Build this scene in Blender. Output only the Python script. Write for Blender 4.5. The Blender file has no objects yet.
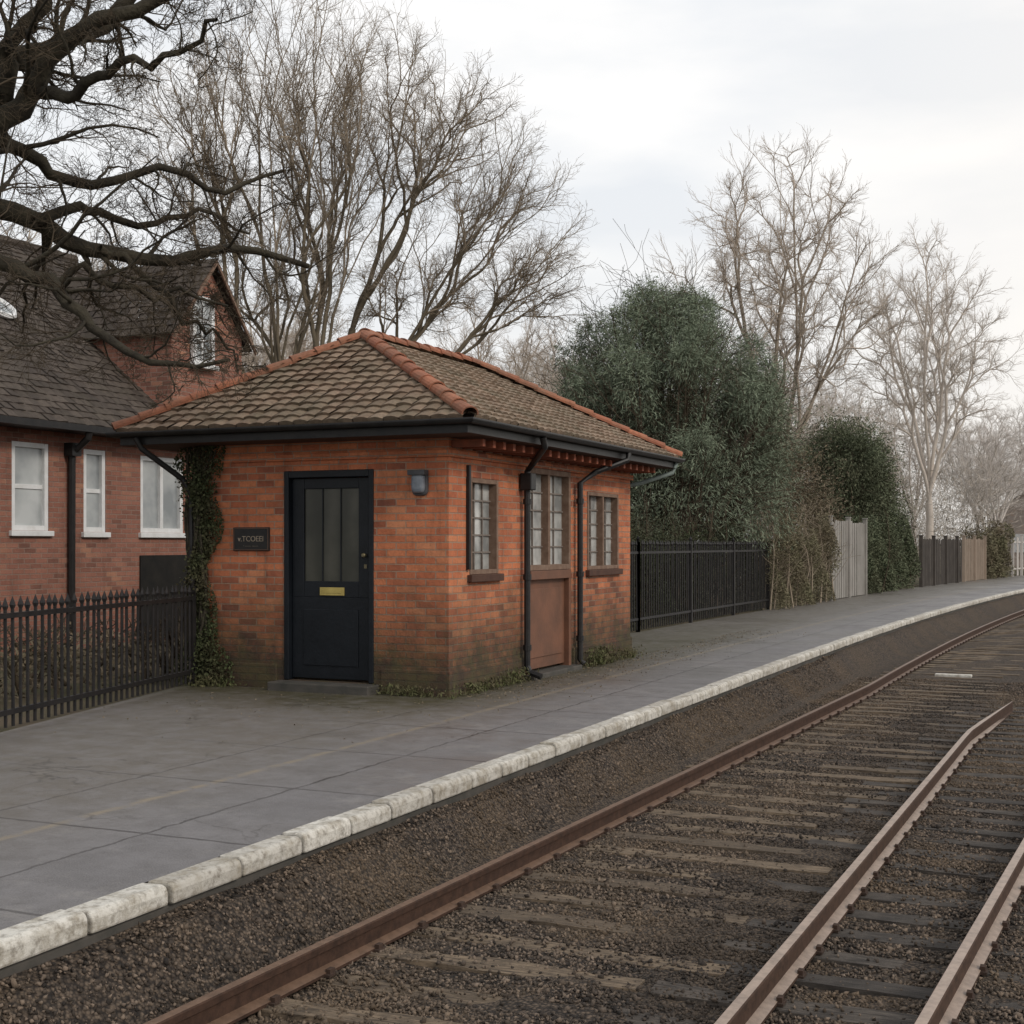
import bpy, bmesh, math, random
import numpy as np
from mathutils import Vector, Matrix
random.seed(7)
rng = np.random.default_rng(11)
scene = bpy.context.scene
COL = scene.collection
scene.view_settings.view_transform = 'Standard'
scene.view_settings.look = 'None'
scene.view_settings.exposure = 0

YAW = math.radians(24.1)
RV = np.array([math.cos(YAW), math.sin(YAW), 0.0])    # sideways axis used to spread tree limbs
FV = np.array([-math.sin(YAW), math.cos(YAW), 0.0])

def c(y):
    if y < 17: return 0.0
    if y < 80: return 0.0014*(y-17)**2
    return 0.0014*63**2 + 0.1764*(y-80)

# ------------------------------------------------------------------ materials
class NT:
    def __init__(s, name):
        s.m = bpy.data.materials.new(name); s.m.use_nodes = True
        s.n = s.m.node_tree.nodes; s.l = s.m.node_tree.links
        s.b = s.n['Principled BSDF']
        s.b.inputs['Specular IOR Level'].default_value = 0.3
    def node(s, t, **kw):
        n = s.n.new(t)
        for k, v in kw.items():
            if k.startswith('i_'):
                key = k[2:]
                key = int(key) if key.isdigit() else key.replace('_', ' ')
                if isinstance(v, bpy.types.NodeSocket): s.l.new(v, n.inputs[key])
                else: n.inputs[key].default_value = v
            else: setattr(n, k, v)
        return n
    def coord(s, out='Object'):
        return s.node('ShaderNodeTexCoord').outputs[out]
    def noise(s, vec, scale, detail=4, rough=0.55):
        return s.node('ShaderNodeTexNoise', i_Vector=vec, i_Scale=scale, i_Detail=detail, i_Roughness=rough).outputs['Fac']
    def math(s, op, a, b=0.0, clamp=False):
        n = s.node('ShaderNodeMath', operation=op, use_clamp=clamp)
        for i, v in enumerate((a, b)):
            if isinstance(v, bpy.types.NodeSocket): s.l.new(v, n.inputs[i])
            else: n.inputs[i].default_value = v
        return n.outputs[0]
    def mr(s, v, a, b, c0=0.0, d=1.0):
        n = s.node('ShaderNodeMapRange'); s.l.new(v, n.inputs[0])
        for i, x in zip((1, 2, 3, 4), (a, b, c0, d)): n.inputs[i].default_value = x
        return n.outputs[0]
    def mix(s, f, a, b, mode='MIX'):
        n = s.node('ShaderNodeMix', data_type='RGBA', blend_type=mode)
        for i, v in ((0, f), (6, a), (7, b)):
            if isinstance(v, bpy.types.NodeSocket): s.l.new(v, n.inputs[i])
            else: n.inputs[i].default_value = (tuple(v)+(1,) if isinstance(v, tuple) and len(v) == 3 else v)
        return n.outputs[2]
    def bump(s, h, strength=0.3, dist=0.01):
        n = s.node('ShaderNodeBump', i_Height=h, i_Strength=strength, i_Distance=dist)
        s.l.new(n.outputs[0], s.b.inputs['Normal'])
    def out(s, col=None, rough=0.8, metal=0.0):
        if isinstance(col, bpy.types.NodeSocket): s.l.new(col, s.b.inputs['Base Color'])
        elif col: s.b.inputs['Base Color'].default_value = tuple(col)+(1,)
        if isinstance(rough, bpy.types.NodeSocket): s.l.new(rough, s.b.inputs['Roughness'])
        else: s.b.inputs['Roughness'].default_value = rough
        s.b.inputs['Metallic'].default_value = metal
        return s.m
    def island(s):
        return s.node('ShaderNodeNewGeometry').outputs['Random Per Island']
    def xyz(s, vec):
        return s.node('ShaderNodeSeparateXYZ', i_0=vec).outputs

def noisy(name, c1, c2, scale=4, rough=0.8, bump=0.2, bscale=30, metal=0.0, dist=0.01):
    t = NT(name); v = t.coord()
    f = t.mr(t.noise(v, scale, 6, 0.65), 0.3, 0.7)
    t.bump(t.noise(v, bscale, 5), bump, dist)
    return t.out(t.mix(f, c1, c2), rough, metal)

def plainmix(name, c1, c2, scale=1.0):
    t = NT(name); v = t.coord(); t.b.inputs['Specular IOR Level'].default_value = 0.0
    return t.out(t.mix(t.mr(t.noise(v, scale, 1), 0.3, 0.7), c1, c2), 0.95)

def leafmat(name, c1, c2, c3, scale=1.2, rough=0.7):
    t = NT(name); v = t.coord(); t.b.inputs['Specular IOR Level'].default_value = 0.12
    col = t.mix(t.island(), c1, c2)
    f = t.mr(t.noise(v, scale, 3), 0.4, 0.65)
    col = t.mix(f, col, c3)
    return t.out(col, rough)

def brickmat(name, c1, c2, mortar, stain, w=0.215, h=0.070, base_dark=0.45, msize=0.007, soot=0.72):
    t = NT(name); v = t.coord(); x, y, z = t.xyz(v)
    u = t.math('ADD', x, y)
    vec = t.node('ShaderNodeCombineXYZ', i_0=u, i_1=z).outputs[0]
    wob = t.node('ShaderNodeTexNoise', i_Vector=v, i_Scale=9.0).outputs['Color']
    vec2 = t.node('ShaderNodeVectorMath', operation='MULTIPLY_ADD')
    t.l.new(wob, vec2.inputs[0]); vec2.inputs[1].default_value = (0.010, 0.010, 0); t.l.new(vec, vec2.inputs[2])
    br = t.node('ShaderNodeTexBrick', i_Vector=vec2.outputs[0], i_Scale=1.0, i_Color1=tuple(c1)+(1,), i_Color2=tuple(c2)+(1,),
                i_Mortar=tuple(mortar)+(1,), i_Mortar_Size=msize, i_Mortar_Smooth=0.2, i_Bias=-0.15, i_Brick_Width=w, i_Row_Height=h)
    br.offset = 0.5
    br2 = t.node('ShaderNodeTexBrick', i_Vector=vec2.outputs[0], i_Scale=1.0, i_Color1=(0, 0, 0, 1), i_Color2=(1, 1, 1, 1),
                 i_Mortar=(0, 0, 0, 1), i_Mortar_Size=0.0, i_Bias=0.0, i_Brick_Width=w, i_Row_Height=h)
    br2.offset = 0.5
    r2 = t.node('ShaderNodeSeparateColor', i_0=br2.outputs['Color']).outputs[0]
    big = t.noise(v, 1.3, 6, 0.7)
    burn = t.math('MULTIPLY', t.mr(r2, 0.5, 0.95), t.mr(big, 0.44, 0.60), True)
    burn = t.math('MULTIPLY', burn, t.math('SUBTRACT', 1.0, br.outputs['Fac']))
    col = t.mix(t.math('MULTIPLY', burn, 0.75), br.outputs['Color'], stain)
    pale = t.math('MULTIPLY', t.mr(r2, 0.28, 0.1), t.mr(t.noise(v, 0.9, 3), 0.45, 0.6))
    col = t.mix(t.math('MULTIPLY', pale, 0.3), col, (0.55, 0.30, 0.17))
    col = t.mix(t.mr(t.noise(v, 38, 5, 0.75), 0.45, 0.72, 0, 0.35), col, tuple(a*0.5 for a in c2))
    col = t.mix(t.mr(t.noise(v, 2.2, 9, 0.8), 0.46, 0.70, 0, soot), col, tuple(a*0.28 for a in c1))
    stv = t.node('ShaderNodeMapping', i_Vector=v, i_Scale=(5.0, 5.0, 0.6)).outputs[0]
    col = t.mix(t.mr(t.noise(stv, 1.6, 6, 0.7), 0.54, 0.78, 0, soot), col, (0.06, 0.036, 0.027))
    col = t.mix(t.mr(t.noise(v, 4.7, 8, 0.8), 0.58, 0.75, 0, 0.35), col, (0.42, 0.28, 0.21))
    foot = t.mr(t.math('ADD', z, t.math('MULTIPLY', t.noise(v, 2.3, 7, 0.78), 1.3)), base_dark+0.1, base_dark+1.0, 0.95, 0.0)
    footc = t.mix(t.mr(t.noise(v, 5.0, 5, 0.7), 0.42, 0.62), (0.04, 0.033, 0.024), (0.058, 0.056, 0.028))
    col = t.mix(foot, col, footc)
    hgt = t.math('SUBTRACT', t.math('MULTIPLY', t.noise(v, 55, 5), 0.6), br.outputs['Fac'])
    t.bump(hgt, 1.0, 0.012)
    return t.out(col, 0.9)

M = {}
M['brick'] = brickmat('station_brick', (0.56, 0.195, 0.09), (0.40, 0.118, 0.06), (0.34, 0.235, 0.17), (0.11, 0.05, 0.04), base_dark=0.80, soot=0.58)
M['brick_house'] = brickmat('house_brick', (0.31, 0.14, 0.10), (0.245, 0.105, 0.075), (0.28, 0.2, 0.16), (0.13, 0.065, 0.05), base_dark=-0.7, soot=0.35)
M['brick_far'] = brickmat('haze_tinted_brick', (0.46, 0.39, 0.35), (0.43, 0.36, 0.32), (0.46, 0.41, 0.37), (0.40, 0.33, 0.30), base_dark=-2.0, soot=0.1)  # distance haze washed into the brick and mortar colours

def tilemat(name, c1, c2, moss, mossamt=0.5):
    t = NT(name); v = t.coord()
    col = t.mix(t.island(), c1, c2)
    col = t.mix(t.mr(t.noise(v, 1.7, 8, 0.75), 0.42, 0.62, 0, mossamt), col, moss)
    col = t.mix(t.mr(t.noise(v, 16, 6, 0.7), 0.45, 0.7, 0, 0.6), col, tuple(a*0.4 for a in c1))
    t.bump(t.noise(v, 60, 4), 0.5, 0.012)
    return t.out(col, 0.92)
M['tile'] = tilemat('clay_roof_tile', (0.17, 0.116, 0.080), (0.29, 0.206, 0.148), (0.135, 0.118, 0.080), 0.65)
M['ridge'] = tilemat('terracotta_ridge', (0.38, 0.15, 0.085), (0.25, 0.095, 0.058), (0.17, 0.11, 0.075), 0.7)
M['black'] = noisy('black_paint', (0.010, 0.010, 0.011), (0.024, 0.022, 0.021), 8, 0.45, 0.15, 40)
M['soffit'] = noisy('dark_timber', (0.05, 0.025, 0.018), (0.09, 0.045, 0.03), 8, 0.8, 0.2)
M['rafter'] = noisy('red_rafter', (0.25, 0.07, 0.035), (0.14, 0.05, 0.03), 9, 0.8, 0.2)
M['door'] = noisy('navy_door_paint', (0.0035, 0.0052, 0.0078), (0.008, 0.0105, 0.0145), 5, 0.5, 0.25, 25)
M['frame_brown'] = noisy('brown_timber_frame', (0.13, 0.075, 0.05), (0.22, 0.15, 0.11), 12, 0.75, 0.2)
M['bar_grey'] = noisy('grey_glazing_bar', (0.13, 0.105, 0.09), (0.22, 0.19, 0.165), 12, 0.75, 0.2)
M['board'] = noisy('brown_board', (0.19, 0.085, 0.05), (0.11, 0.055, 0.035), 3, 0.6, 0.2, 25)
M['white'] = noisy('white_paint', (0.74, 0.75, 0.76), (0.58, 0.58, 0.57), 5, 0.5, 0.1)
M['stone'] = noisy('dark_step_stone', (0.09, 0.08, 0.07), (0.045, 0.045, 0.04), 5, 0.9, 0.3)
M['brass'] = noisy('brass', (0.55, 0.44, 0.15), (0.4, 0.31, 0.1), 10, 0.4, 0.05, 40, 0.5)
M['darkbrass'] = noisy('tarnished_brass', (0.12, 0.10, 0.06), (0.2, 0.17, 0.1), 10, 0.4, 0.05, 40, 0.5)
M['lampglass'] = noisy('grey_lamp_glass', (0.13, 0.15, 0.18), (0.24, 0.26, 0.29), 10, 0.25, 0.05)
M['lampgrey'] = noisy('grey_lamp_case', (0.045, 0.045, 0.05), (0.085, 0.085, 0.09), 10, 0.6, 0.1)
M['verdigris'] = noisy('pale_green_pipe', (0.22, 0.27, 0.25), (0.15, 0.18, 0.17), 8, 0.6, 0.1)
def glass(name, a, b, scale=3):
    t = NT(name); v = t.coord()
    t.b.inputs['Specular IOR Level'].default_value = 0.6
    return t.out(t.mix(t.mr(t.noise(v, scale, 4), 0.35, 0.65), a, b), 0.12)
M['glass'] = glass('sky_pale_window_glass', (0.20, 0.205, 0.20), (0.50, 0.50, 0.48))  # opaque pane, pale tones paint in reflected sky and curtain
t = NT('dim_door_glass'); v = t.coord(); t.b.inputs['Specular IOR Level'].default_value = 0.3
xx_ = t.xyz(v)[0]
fold = t.math('SINE', t.math('MULTIPLY', t.math('ADD', xx_, t.math('MULTIPLY', t.noise(v, 3.0, 3), 0.12)), 24.0))
f2 = t.math('MULTIPLY', t.mr(fold, -1, 1, 0.3, 1.0), t.mr(t.noise(v, 2.5, 4), 0.35, 0.65, 0.3, 1.0))
M['glass_door'] = t.out(t.mix(f2, (0.026, 0.027, 0.021), (0.07, 0.068, 0.054)), 0.3)
M['glass_house'] = glass('house_window_glass', (0.2, 0.22, 0.23), (0.46, 0.48, 0.48), 1.2)
M['dark'] = noisy('dark_void', (0.008, 0.008, 0.008), (0.02, 0.018, 0.015), 4, 0.9, 0.1)
M['iron'] = noisy('black_iron', (0.010, 0.010, 0.011), (0.024, 0.021, 0.02), 10, 0.5, 0.2, 50)
M['bark_dark'] = noisy('dark_bark', (0.02, 0.0165, 0.013), (0.06, 0.052, 0.035), 5, 0.95, 0.8, 22, 0, 0.03)
M['bark_mid'] = noisy('brown_bark', (0.09, 0.073, 0.05), (0.16, 0.13, 0.09), 3, 0.95, 0.4, 20)
M['twig_dark'] = plainmix('dark_twigs', (0.06, 0.048, 0.036), (0.11, 0.088, 0.064))
M['twig_mid'] = plainmix('brown_twigs', (0.23, 0.188, 0.143), (0.32, 0.265, 0.205))
M['bark_hazed'] = plainmix('haze_tinted_bark', (0.26, 0.215, 0.17), (0.34, 0.29, 0.235), 2)  # bark lightened to paint in distance haze
M['twig_hazed'] = plainmix('haze_tinted_twigs', (0.40, 0.34, 0.28), (0.47, 0.405, 0.345))  # twigs lightened likewise, haze put into the colour
M['bark_mist'] = plainmix('misty_bark', (0.48, 0.425, 0.37), (0.56, 0.50, 0.445))  # stronger haze painted into the bark colour
M['bark_haze'] = plainmix('hazy_bark', (0.56, 0.515, 0.475), (0.64, 0.59, 0.55))  # haziest bark tint, painted for the farthest trees
M['leaf_conifer'] = leafmat('evergreen_foliage', (0.13, 0.16, 0.11), (0.27, 0.31, 0.22), (0.15, 0.18, 0.125), 1.1)
M['leaf_dark'] = leafmat('dark_leaf', (0.03, 0.038, 0.02), (0.08, 0.088, 0.048), (0.05, 0.05, 0.03), 1.5)
M['leaf_darkfar'] = leafmat('hazy_dark_leaf', (0.07, 0.088, 0.052), (0.145, 0.165, 0.10), (0.10, 0.105, 0.065), 0.9)  # dark leaf colour lifted to paint haze over farther greenery
M['leaf_ivy'] = leafmat('ivy_leaf', (0.03, 0.04, 0.018), (0.075, 0.088, 0.04), (0.062, 0.055, 0.032), 3)
M['leaf_olive'] = leafmat('olive_leaf', (0.12, 0.115, 0.065), (0.20, 0.185, 0.115), (0.16, 0.13, 0.09), 0.9)
M['leaf_brown'] = leafmat('brown_hedge_leaf', (0.12, 0.09, 0.06), (0.21, 0.17, 0.12), (0.12, 0.10, 0.065), 0.9)
M['leaf_haze'] = leafmat('hazy_brown_scrub', (0.33, 0.285, 0.24), (0.42, 0.37, 0.32), (0.30, 0.27, 0.225), 0.25)  # scrub colour lightened, distance haze painted in
M['leaf_moss'] = leafmat('weed_leaf', (0.06, 0.075, 0.03), (0.13, 0.135, 0.06), (0.10, 0.085, 0.05), 5)
M['roof_house'] = tilemat('dark_house_tile', (0.046, 0.036, 0.030), (0.095, 0.075, 0.062), (0.06, 0.05, 0.036), 0.5)
M['wood_tan'] = noisy('tan_fence_wood', (0.33, 0.26, 0.205), (0.25, 0.195, 0.15), 2, 0.85, 0.2)
M['wood_dark'] = noisy('dark_fence_wood', (0.05, 0.043, 0.038), (0.085, 0.072, 0.062), 2, 0.85, 0.2)
M['panel'] = noisy('grey_panel', (0.20, 0.187, 0.168), (0.31, 0.29, 0.265), 1.5, 0.7, 0.1)
M['render'] = noisy('pale_wall_render', (0.48, 0.45, 0.42), (0.40, 0.37, 0.345), 0.8, 0.9, 0.1)
M['roof_far'] = noisy('hazy_roof', (0.42, 0.38, 0.36), (0.47, 0.43, 0.41), 0.5, 0.9, 0.05)  # roof colour faded by painted-in distance haze

# platform asphalt
t = NT('platform_asphalt'); v = t.coord(); x, y, z = t.xyz(v)
n1 = t.noise(v, 0.9, 6, 0.65); n2 = t.noise(v, 140, 3); n3 = t.noise(v, 5, 6, 0.7); n4 = t.noise(v, 0.45, 8, 0.75)
col = t.mix(t.mr(n1, 0.38, 0.62), (0.125, 0.118, 0.120), (0.185, 0.175, 0.176))
col = t.mix(t.mr(n3, 0.42, 0.64, 0, 0.65), col, (0.082, 0.076, 0.075))
col = t.mix(t.mr(n4, 0.5, 0.56, 0, 0.55), col, (0.098, 0.09, 0.085))
col = t.mix(t.mr(t.noise(v, 1.7, 8, 0.8), 0.54, 0.64, 0, 0.5), col, (0.24, 0.225, 0.21))
col = t.mix(t.mr(n2, 0.35, 0.7, 0, 0.5), col, (0.28, 0.27, 0.265))
wx = t.math('ADD', x, t.math('MULTIPLY', t.math('SUBTRACT', n3, 0.5), 0.10))
ybend = t.math('MAXIMUM', t.math('SUBTRACT', y, 17.0), 0.0)
cx = t.math('MULTIPLY', t.math('MULTIPLY', ybend, ybend), 0.0014)
wx = t.math('SUBTRACT', wx, cx)
dirt = t.math('MULTIPLY', t.mr(t.math('ADD', wx, t.math('MULTIPLY', n1, 1.4)), -4.9, -3.7, 0.65, 0.0), t.mr(n3, 0.3, 0.6, 0.3, 1.0))
col = t.mix(dirt, col, (0.135, 0.117, 0.092))
bd = t.math('ABSOLUTE', t.math('ADD', wx, 7.2))
near = t.math('MULTIPLY', t.mr(bd, 1.5, 2.5, 1, 0), t.mr(t.math('ADD', y, t.math('MULTIPLY', n1, 2.2)), 10.5, 12.1, 0, 1))
near = t.math('MULTIPLY', near, t.mr(y, 17, 24, 1, 0.2))
col = t.mix(t.math('MULTIPLY', near, t.mr(n3, 0.3, 0.6, 0.4, 1.0)), col, (0.066, 0.060, 0.032))
line = t.mr(t.math('ABSOLUTE', t.math('ADD', wx, 4.98)), 0.01, 0.05, 0.7, 0.0)
col = t.mix(t.math('MULTIPLY', line, t.mr(n3, 0.38, 0.55)), col, (0.26, 0.215, 0.155))
def joint(coord, period, w):
    m = t.math('PINGPONG', coord, period/2)
    return t.mr(m, w*0.4, w, 1, 0)
j = t.math('MAXIMUM', joint(t.math('ADD', y, t.math('MULTIPLY', n3, 0.05)), 1.35, 0.016), joint(t.math('ADD', wx, 4.42), 1.1, 0.014))
j = t.math('MULTIPLY', j, t.mr(wx, -6.8, -4.95, 0.3, 1.0))
col = t.mix(t.math('MULTIPLY', j, t.mr(n1, 0.35, 0.6, 0.4, 0.9)), col, (0.045, 0.04, 0.038))
vor = t.node('ShaderNodeTexVoronoi', feature='DISTANCE_TO_EDGE', i_Vector=t.node('ShaderNodeVectorMath', operation='ADD', i_0=v, i_1=t.node('ShaderNodeTexNoise', i_Vector=v, i_Scale=2.0, i_Detail=4.0).outputs['Color']).outputs[0], i_Scale=0.55).outputs[0]
crack = t.math('MULTIPLY', t.mr(vor, 0.0, 0.008, 1, 0), t.mr(n1, 0.45, 0.6))
col = t.mix(t.math('MULTIPLY', crack, 0.7), col, (0.05, 0.046, 0.042))
t.bump(t.math('SUBTRACT', t.math('ADD', n2, t.math('MULTIPLY', n3, 0.8)), j), 0.5, 0.008)
M['asphalt'] = t.out(col, t.mr(n4, 0.42, 0.6, 0.66, 0.34))

# coping
t = NT('painted_coping'); v = t.coord()
n = t.noise(v, 6, 8, 0.76)
col = t.mix(t.island(), (0.62, 0.595, 0.54), (0.44, 0.415, 0.37))
col = t.mix(t.mr(n, 0.46, 0.62, 0, 0.8), col, (0.26, 0.225, 0.17))
col = t.mix(t.mr(t.noise(v, 26, 6, 0.7), 0.48, 0.70, 0, 0.75), col, (0.12, 0.10, 0.075))
t.bump(t.noise(v, 35, 6, 0.7), 0.6, 0.014)
M['coping'] = t.out(col, 0.88)

# ballast
t = NT('ballast_bed'); v = t.coord(); x, y, z = t.xyz(v)
vo = t.node('ShaderNodeTexVoronoi', i_Vector=v, i_Scale=56.0)
rc = t.node('ShaderNodeSeparateColor', i_0=vo.outputs['Color']).outputs[0]
n1 = t.noise(v, 1.1, 5, 0.6)
col = t.mix(rc, (0.028, 0.022, 0.018), (0.14, 0.105, 0.077))
col = t.mix(t.mr(n1, 0.42, 0.6, 0, 0.6), col, (0.12, 0.086, 0.056))
col = t.mix(t.mr(vo.outputs['Distance'], 0.3, 0.75, 0, 0.85), col, (0.012, 0.010, 0.009))
t.bump(t.math('SUBTRACT', 1.0, vo.outputs['Distance']), 1.0, 0.015)
M['ballast'] = t.out(col, 0.95)
t = NT('ballast_stone'); v = t.coord(); x, y, z = t.xyz(v)
i = t.island()
col = t.mix(t.math('POWER', i, 1.6), (0.02, 0.0165, 0.014), (0.20, 0.152, 0.115))
col = t.mix(t.mr(t.noise(v, 1.1, 5, 0.6), 0.44, 0.6, 0, 0.5), col, (0.14, 0.10, 0.064))
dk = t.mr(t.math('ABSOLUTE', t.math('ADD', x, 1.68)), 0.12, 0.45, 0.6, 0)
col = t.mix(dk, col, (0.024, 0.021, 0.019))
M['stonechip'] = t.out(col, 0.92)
def sleepermat(name, a, b, d):
    t = NT(name); v = t.coord(); info = t.node('ShaderNodeObjectInfo').outputs['Random']
    st = t.node('ShaderNodeMapping', i_Vector=v, i_Scale=(2.0, 26.0, 10.0)).outputs[0]
    g = t.noise(st, 2.5, 6, 0.7)
    col = t.mix(info, a, b)
    col = t.mix(t.mr(g, 0.40, 0.64), col, d)
    col = t.mix(t.mr(t.noise(v, 6, 5, 0.7), 0.46, 0.68, 0, 0.7), col, d)
    t.bump(g, 0.7, 0.015)
    return t.out(col, 0.9)
M['sleeper'] = sleepermat('sleeper_wood', (0.235, 0.175, 0.118), (0.13, 0.098, 0.068), (0.055, 0.042, 0.031))
M['sleeper2'] = sleepermat('grey_sleeper_wood', (0.12, 0.10, 0.083), (0.07, 0.06, 0.052), (0.028, 0.024, 0.021))
def railmat(name, top, side):
    t = NT(name); v = t.coord(); g = t.node('ShaderNodeNewGeometry')
    nz = t.xyz(g.outputs['Normal'])[2]
    f = t.mr(nz, 0.8, 0.97)
    n = t.noise(v, 18, 5, 0.7)
    sidec = t.mix(t.mr(n, 0.35, 0.65), side, tuple(a*0.5 for a in side))
    topc = t.mix(t.mr(n, 0.4, 0.7), top, tuple(a*0.6 for a in top))
    t.bump(n, 0.3, 0.006)
    return t.out(t.mix(f, sidec, topc), t.mr(f, 0, 1, 0.85, 0.42), 0.1)
M['rail_rust'] = railmat('rusty_rail', (0.17, 0.105, 0.07), (0.065, 0.034, 0.022))
M['rail_bright'] = railmat('worn_rail', (0.36, 0.275, 0.22), (0.075, 0.042, 0.028))
M['chair'] = noisy('rusty_chair', (0.03, 0.02, 0.015), (0.06, 0.036, 0.026), 20, 0.9, 0.3)
t = NT('rough_ground'); v = t.coord()
col = t.mix(t.mr(t.noise(v, 0.8, 7, 0.7), 0.38, 0.62), (0.07, 0.07, 0.035), (0.13, 0.10, 0.066))
t.bump(t.noise(v, 12, 6, 0.7), 0.8, 0.05)
M['ground'] = t.out(col, 0.95)

# ------------------------------------------------------------------ mesh helpers
def reg(o, parent=None, label=None, cat=None, group=None, kind=None):
    if o.name not in COL.objects: COL.objects.link(o)
    if parent is not None:
        o.parent = parent
        o.matrix_parent_inverse = Matrix.Translation(-Vector(parent['_loc'])) if '_loc' in parent else Matrix()
    if label: o['label'] = label
    if cat: o['category'] = cat
    if group: o['group'] = group
    if kind: o['kind'] = kind
    return o

def empty(name, loc, **kw):
    o = bpy.data.objects.new(name, None); o.location = loc; o['_loc'] = list(loc); o.empty_display_size = 0.2
    return reg(o, **kw)

class MB:
    def __init__(s): s.v = []; s.f = []
    def box(s, x0, x1, y0, y1, z0, z1):
        b = len(s.v)
        s.v += [(x0,y0,z0),(x1,y0,z0),(x1,y1,z0),(x0,y1,z0),(x0,y0,z1),(x1,y0,z1),(x1,y1,z1),(x0,y1,z1)]
        s.f += [tuple(b+i for i in q) for q in ((0,3,2,1),(4,5,6,7),(0,1,5,4),(1,2,6,5),(2,3,7,6),(3,0,4,7))]
        return s
    def pbox(s, P, u0, u1, v0, v1, n0, n1):
        b = len(s.v)
        s.v += [P(u0,v0,n0),P(u1,v0,n0),P(u1,v0,n1),P(u0,v0,n1),P(u0,v1,n0),P(u1,v1,n0),P(u1,v1,n1),P(u0,v1,n1)]
        s.f += [tuple(b+i for i in q) for q in ((0,3,2,1),(4,5,6,7),(0,1,5,4),(1,2,6,5),(2,3,7,6),(3,0,4,7))]
        return s
    def quad(s, *p):
        b = len(s.v); s.v += [tuple(q) for q in p]; s.f.append(tuple(range(b, b+len(p))))
    def tube(s, pts, rad, sides=8, caps=True):
        pts = [Vector(p) for p in pts]; n = len(pts)
        if not hasattr(rad, '__len__'): rad = [rad]*n
        b = len(s.v); up = None
        for i in range(n):
            tn = (pts[min(i+1,n-1)]-pts[max(i-1,0)]).normalized()
            if up is None:
                up = Vector((0,0,1)) if abs(tn.z) < 0.9 else Vector((1,0,0))
            a = tn.cross(up).normalized(); up = a.cross(tn).normalized()
            for k in range(sides):
                th = 2*math.pi*k/sides
                s.v.append(tuple(pts[i]+(a*math.cos(th)+up*math.sin(th))*rad[i]))
        for i in range(n-1):
            for k in range(sides):
                k2 = (k+1) % sides
                s.f.append((b+i*sides+k, b+i*sides+k2, b+(i+1)*sides+k2, b+(i+1)*sides+k))
        if caps:
            s.f.append(tuple(b+k for k in range(sides))[::-1])
            s.f.append(tuple(b+(n-1)*sides+k for k in range(sides)))
        return s
    def obj(s, name, mat, parent=None, bevel=0, smooth=False, recalc=True, **kw):
        me = bpy.data.meshes.new(name); me.from_pydata([tuple(map(float, p)) for p in s.v], [], s.f)
        if recalc:
            bm = bmesh.new(); bm.from_mesh(me); bmesh.ops.recalc_face_normals(bm, faces=bm.faces); bm.to_mesh(me); bm.free()
        me.materials.append(mat)
        if smooth: me.polygons.foreach_set('use_smooth', [True]*len(me.polygons))
        o = bpy.data.objects.new(name, me)
        if bevel:
            m = o.modifiers.new('bevel', 'BEVEL'); m.width = bevel; m.segments = 2; m.limit_method = 'ANGLE'
        return reg(o, parent, **kw)

def fastmesh(name, verts, faces, mat, smooth=False):
    me = bpy.data.meshes.new(name)
    me.vertices.add(len(verts)); me.vertices.foreach_set('co', np.ascontiguousarray(verts, dtype=np.float32).ravel())
    k = faces.shape[1]
    me.loops.add(faces.size); me.loops.foreach_set('vertex_index', faces.astype(np.int32).ravel())
    me.polygons.add(len(faces)); me.polygons.foreach_set('loop_start', np.arange(0, faces.size, k, dtype=np.int32))
    me.polygons.foreach_set('loop_total', np.full(len(faces), k, dtype=np.int32))
    if smooth: me.polygons.foreach_set('use_smooth', np.ones(len(faces), dtype=bool))
    me.update(calc_edges=True); me.materials.append(mat)
    return me

def nrm(a): return a/np.maximum(np.linalg.norm(a, axis=-1, keepdims=True), 1e-9)

# ------------------------------------------------------------------ tree helpers
def tubes_mesh(name, groups, mat, smooth=True):
    VV = []; FF = []; off = 0
    for P, R, sides in groups:
        N, k, _ = P.shape
        T = np.gradient(P, axis=1); T = nrm(T)
        ref = np.where(np.abs(T[:, :1, 2:3]) > 0.8, np.array([1.0, 0, 0]), np.array([0, 0, 1.0]))
        U = nrm(np.cross(T, np.broadcast_to(ref, T.shape))); W = np.cross(T, U)
        th = np.arange(sides)*2*np.pi/sides
        V = P[:, :, None, :] + R[:, :, None, None]*(np.cos(th)[None, None, :, None]*U[:, :, None, :] + np.sin(th)[None, None, :, None]*W[:, :, None, :])
        VV.append(V.reshape(-1, 3))
        n = np.arange(N)[:, None, None]*k*sides; i = np.arange(k-1)[None, :, None]*sides; j = np.arange(sides)[None, None, :]; j2 = (j+1) % sides
        F = np.stack([n+i+j, n+i+j2, n+i+sides+j2, n+i+sides+j], -1).reshape(-1, 4)
        FF.append(F+off); off += N*k*sides
    return fastmesh(name, np.concatenate(VV), np.concatenate(FF), mat, smooth)

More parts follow.
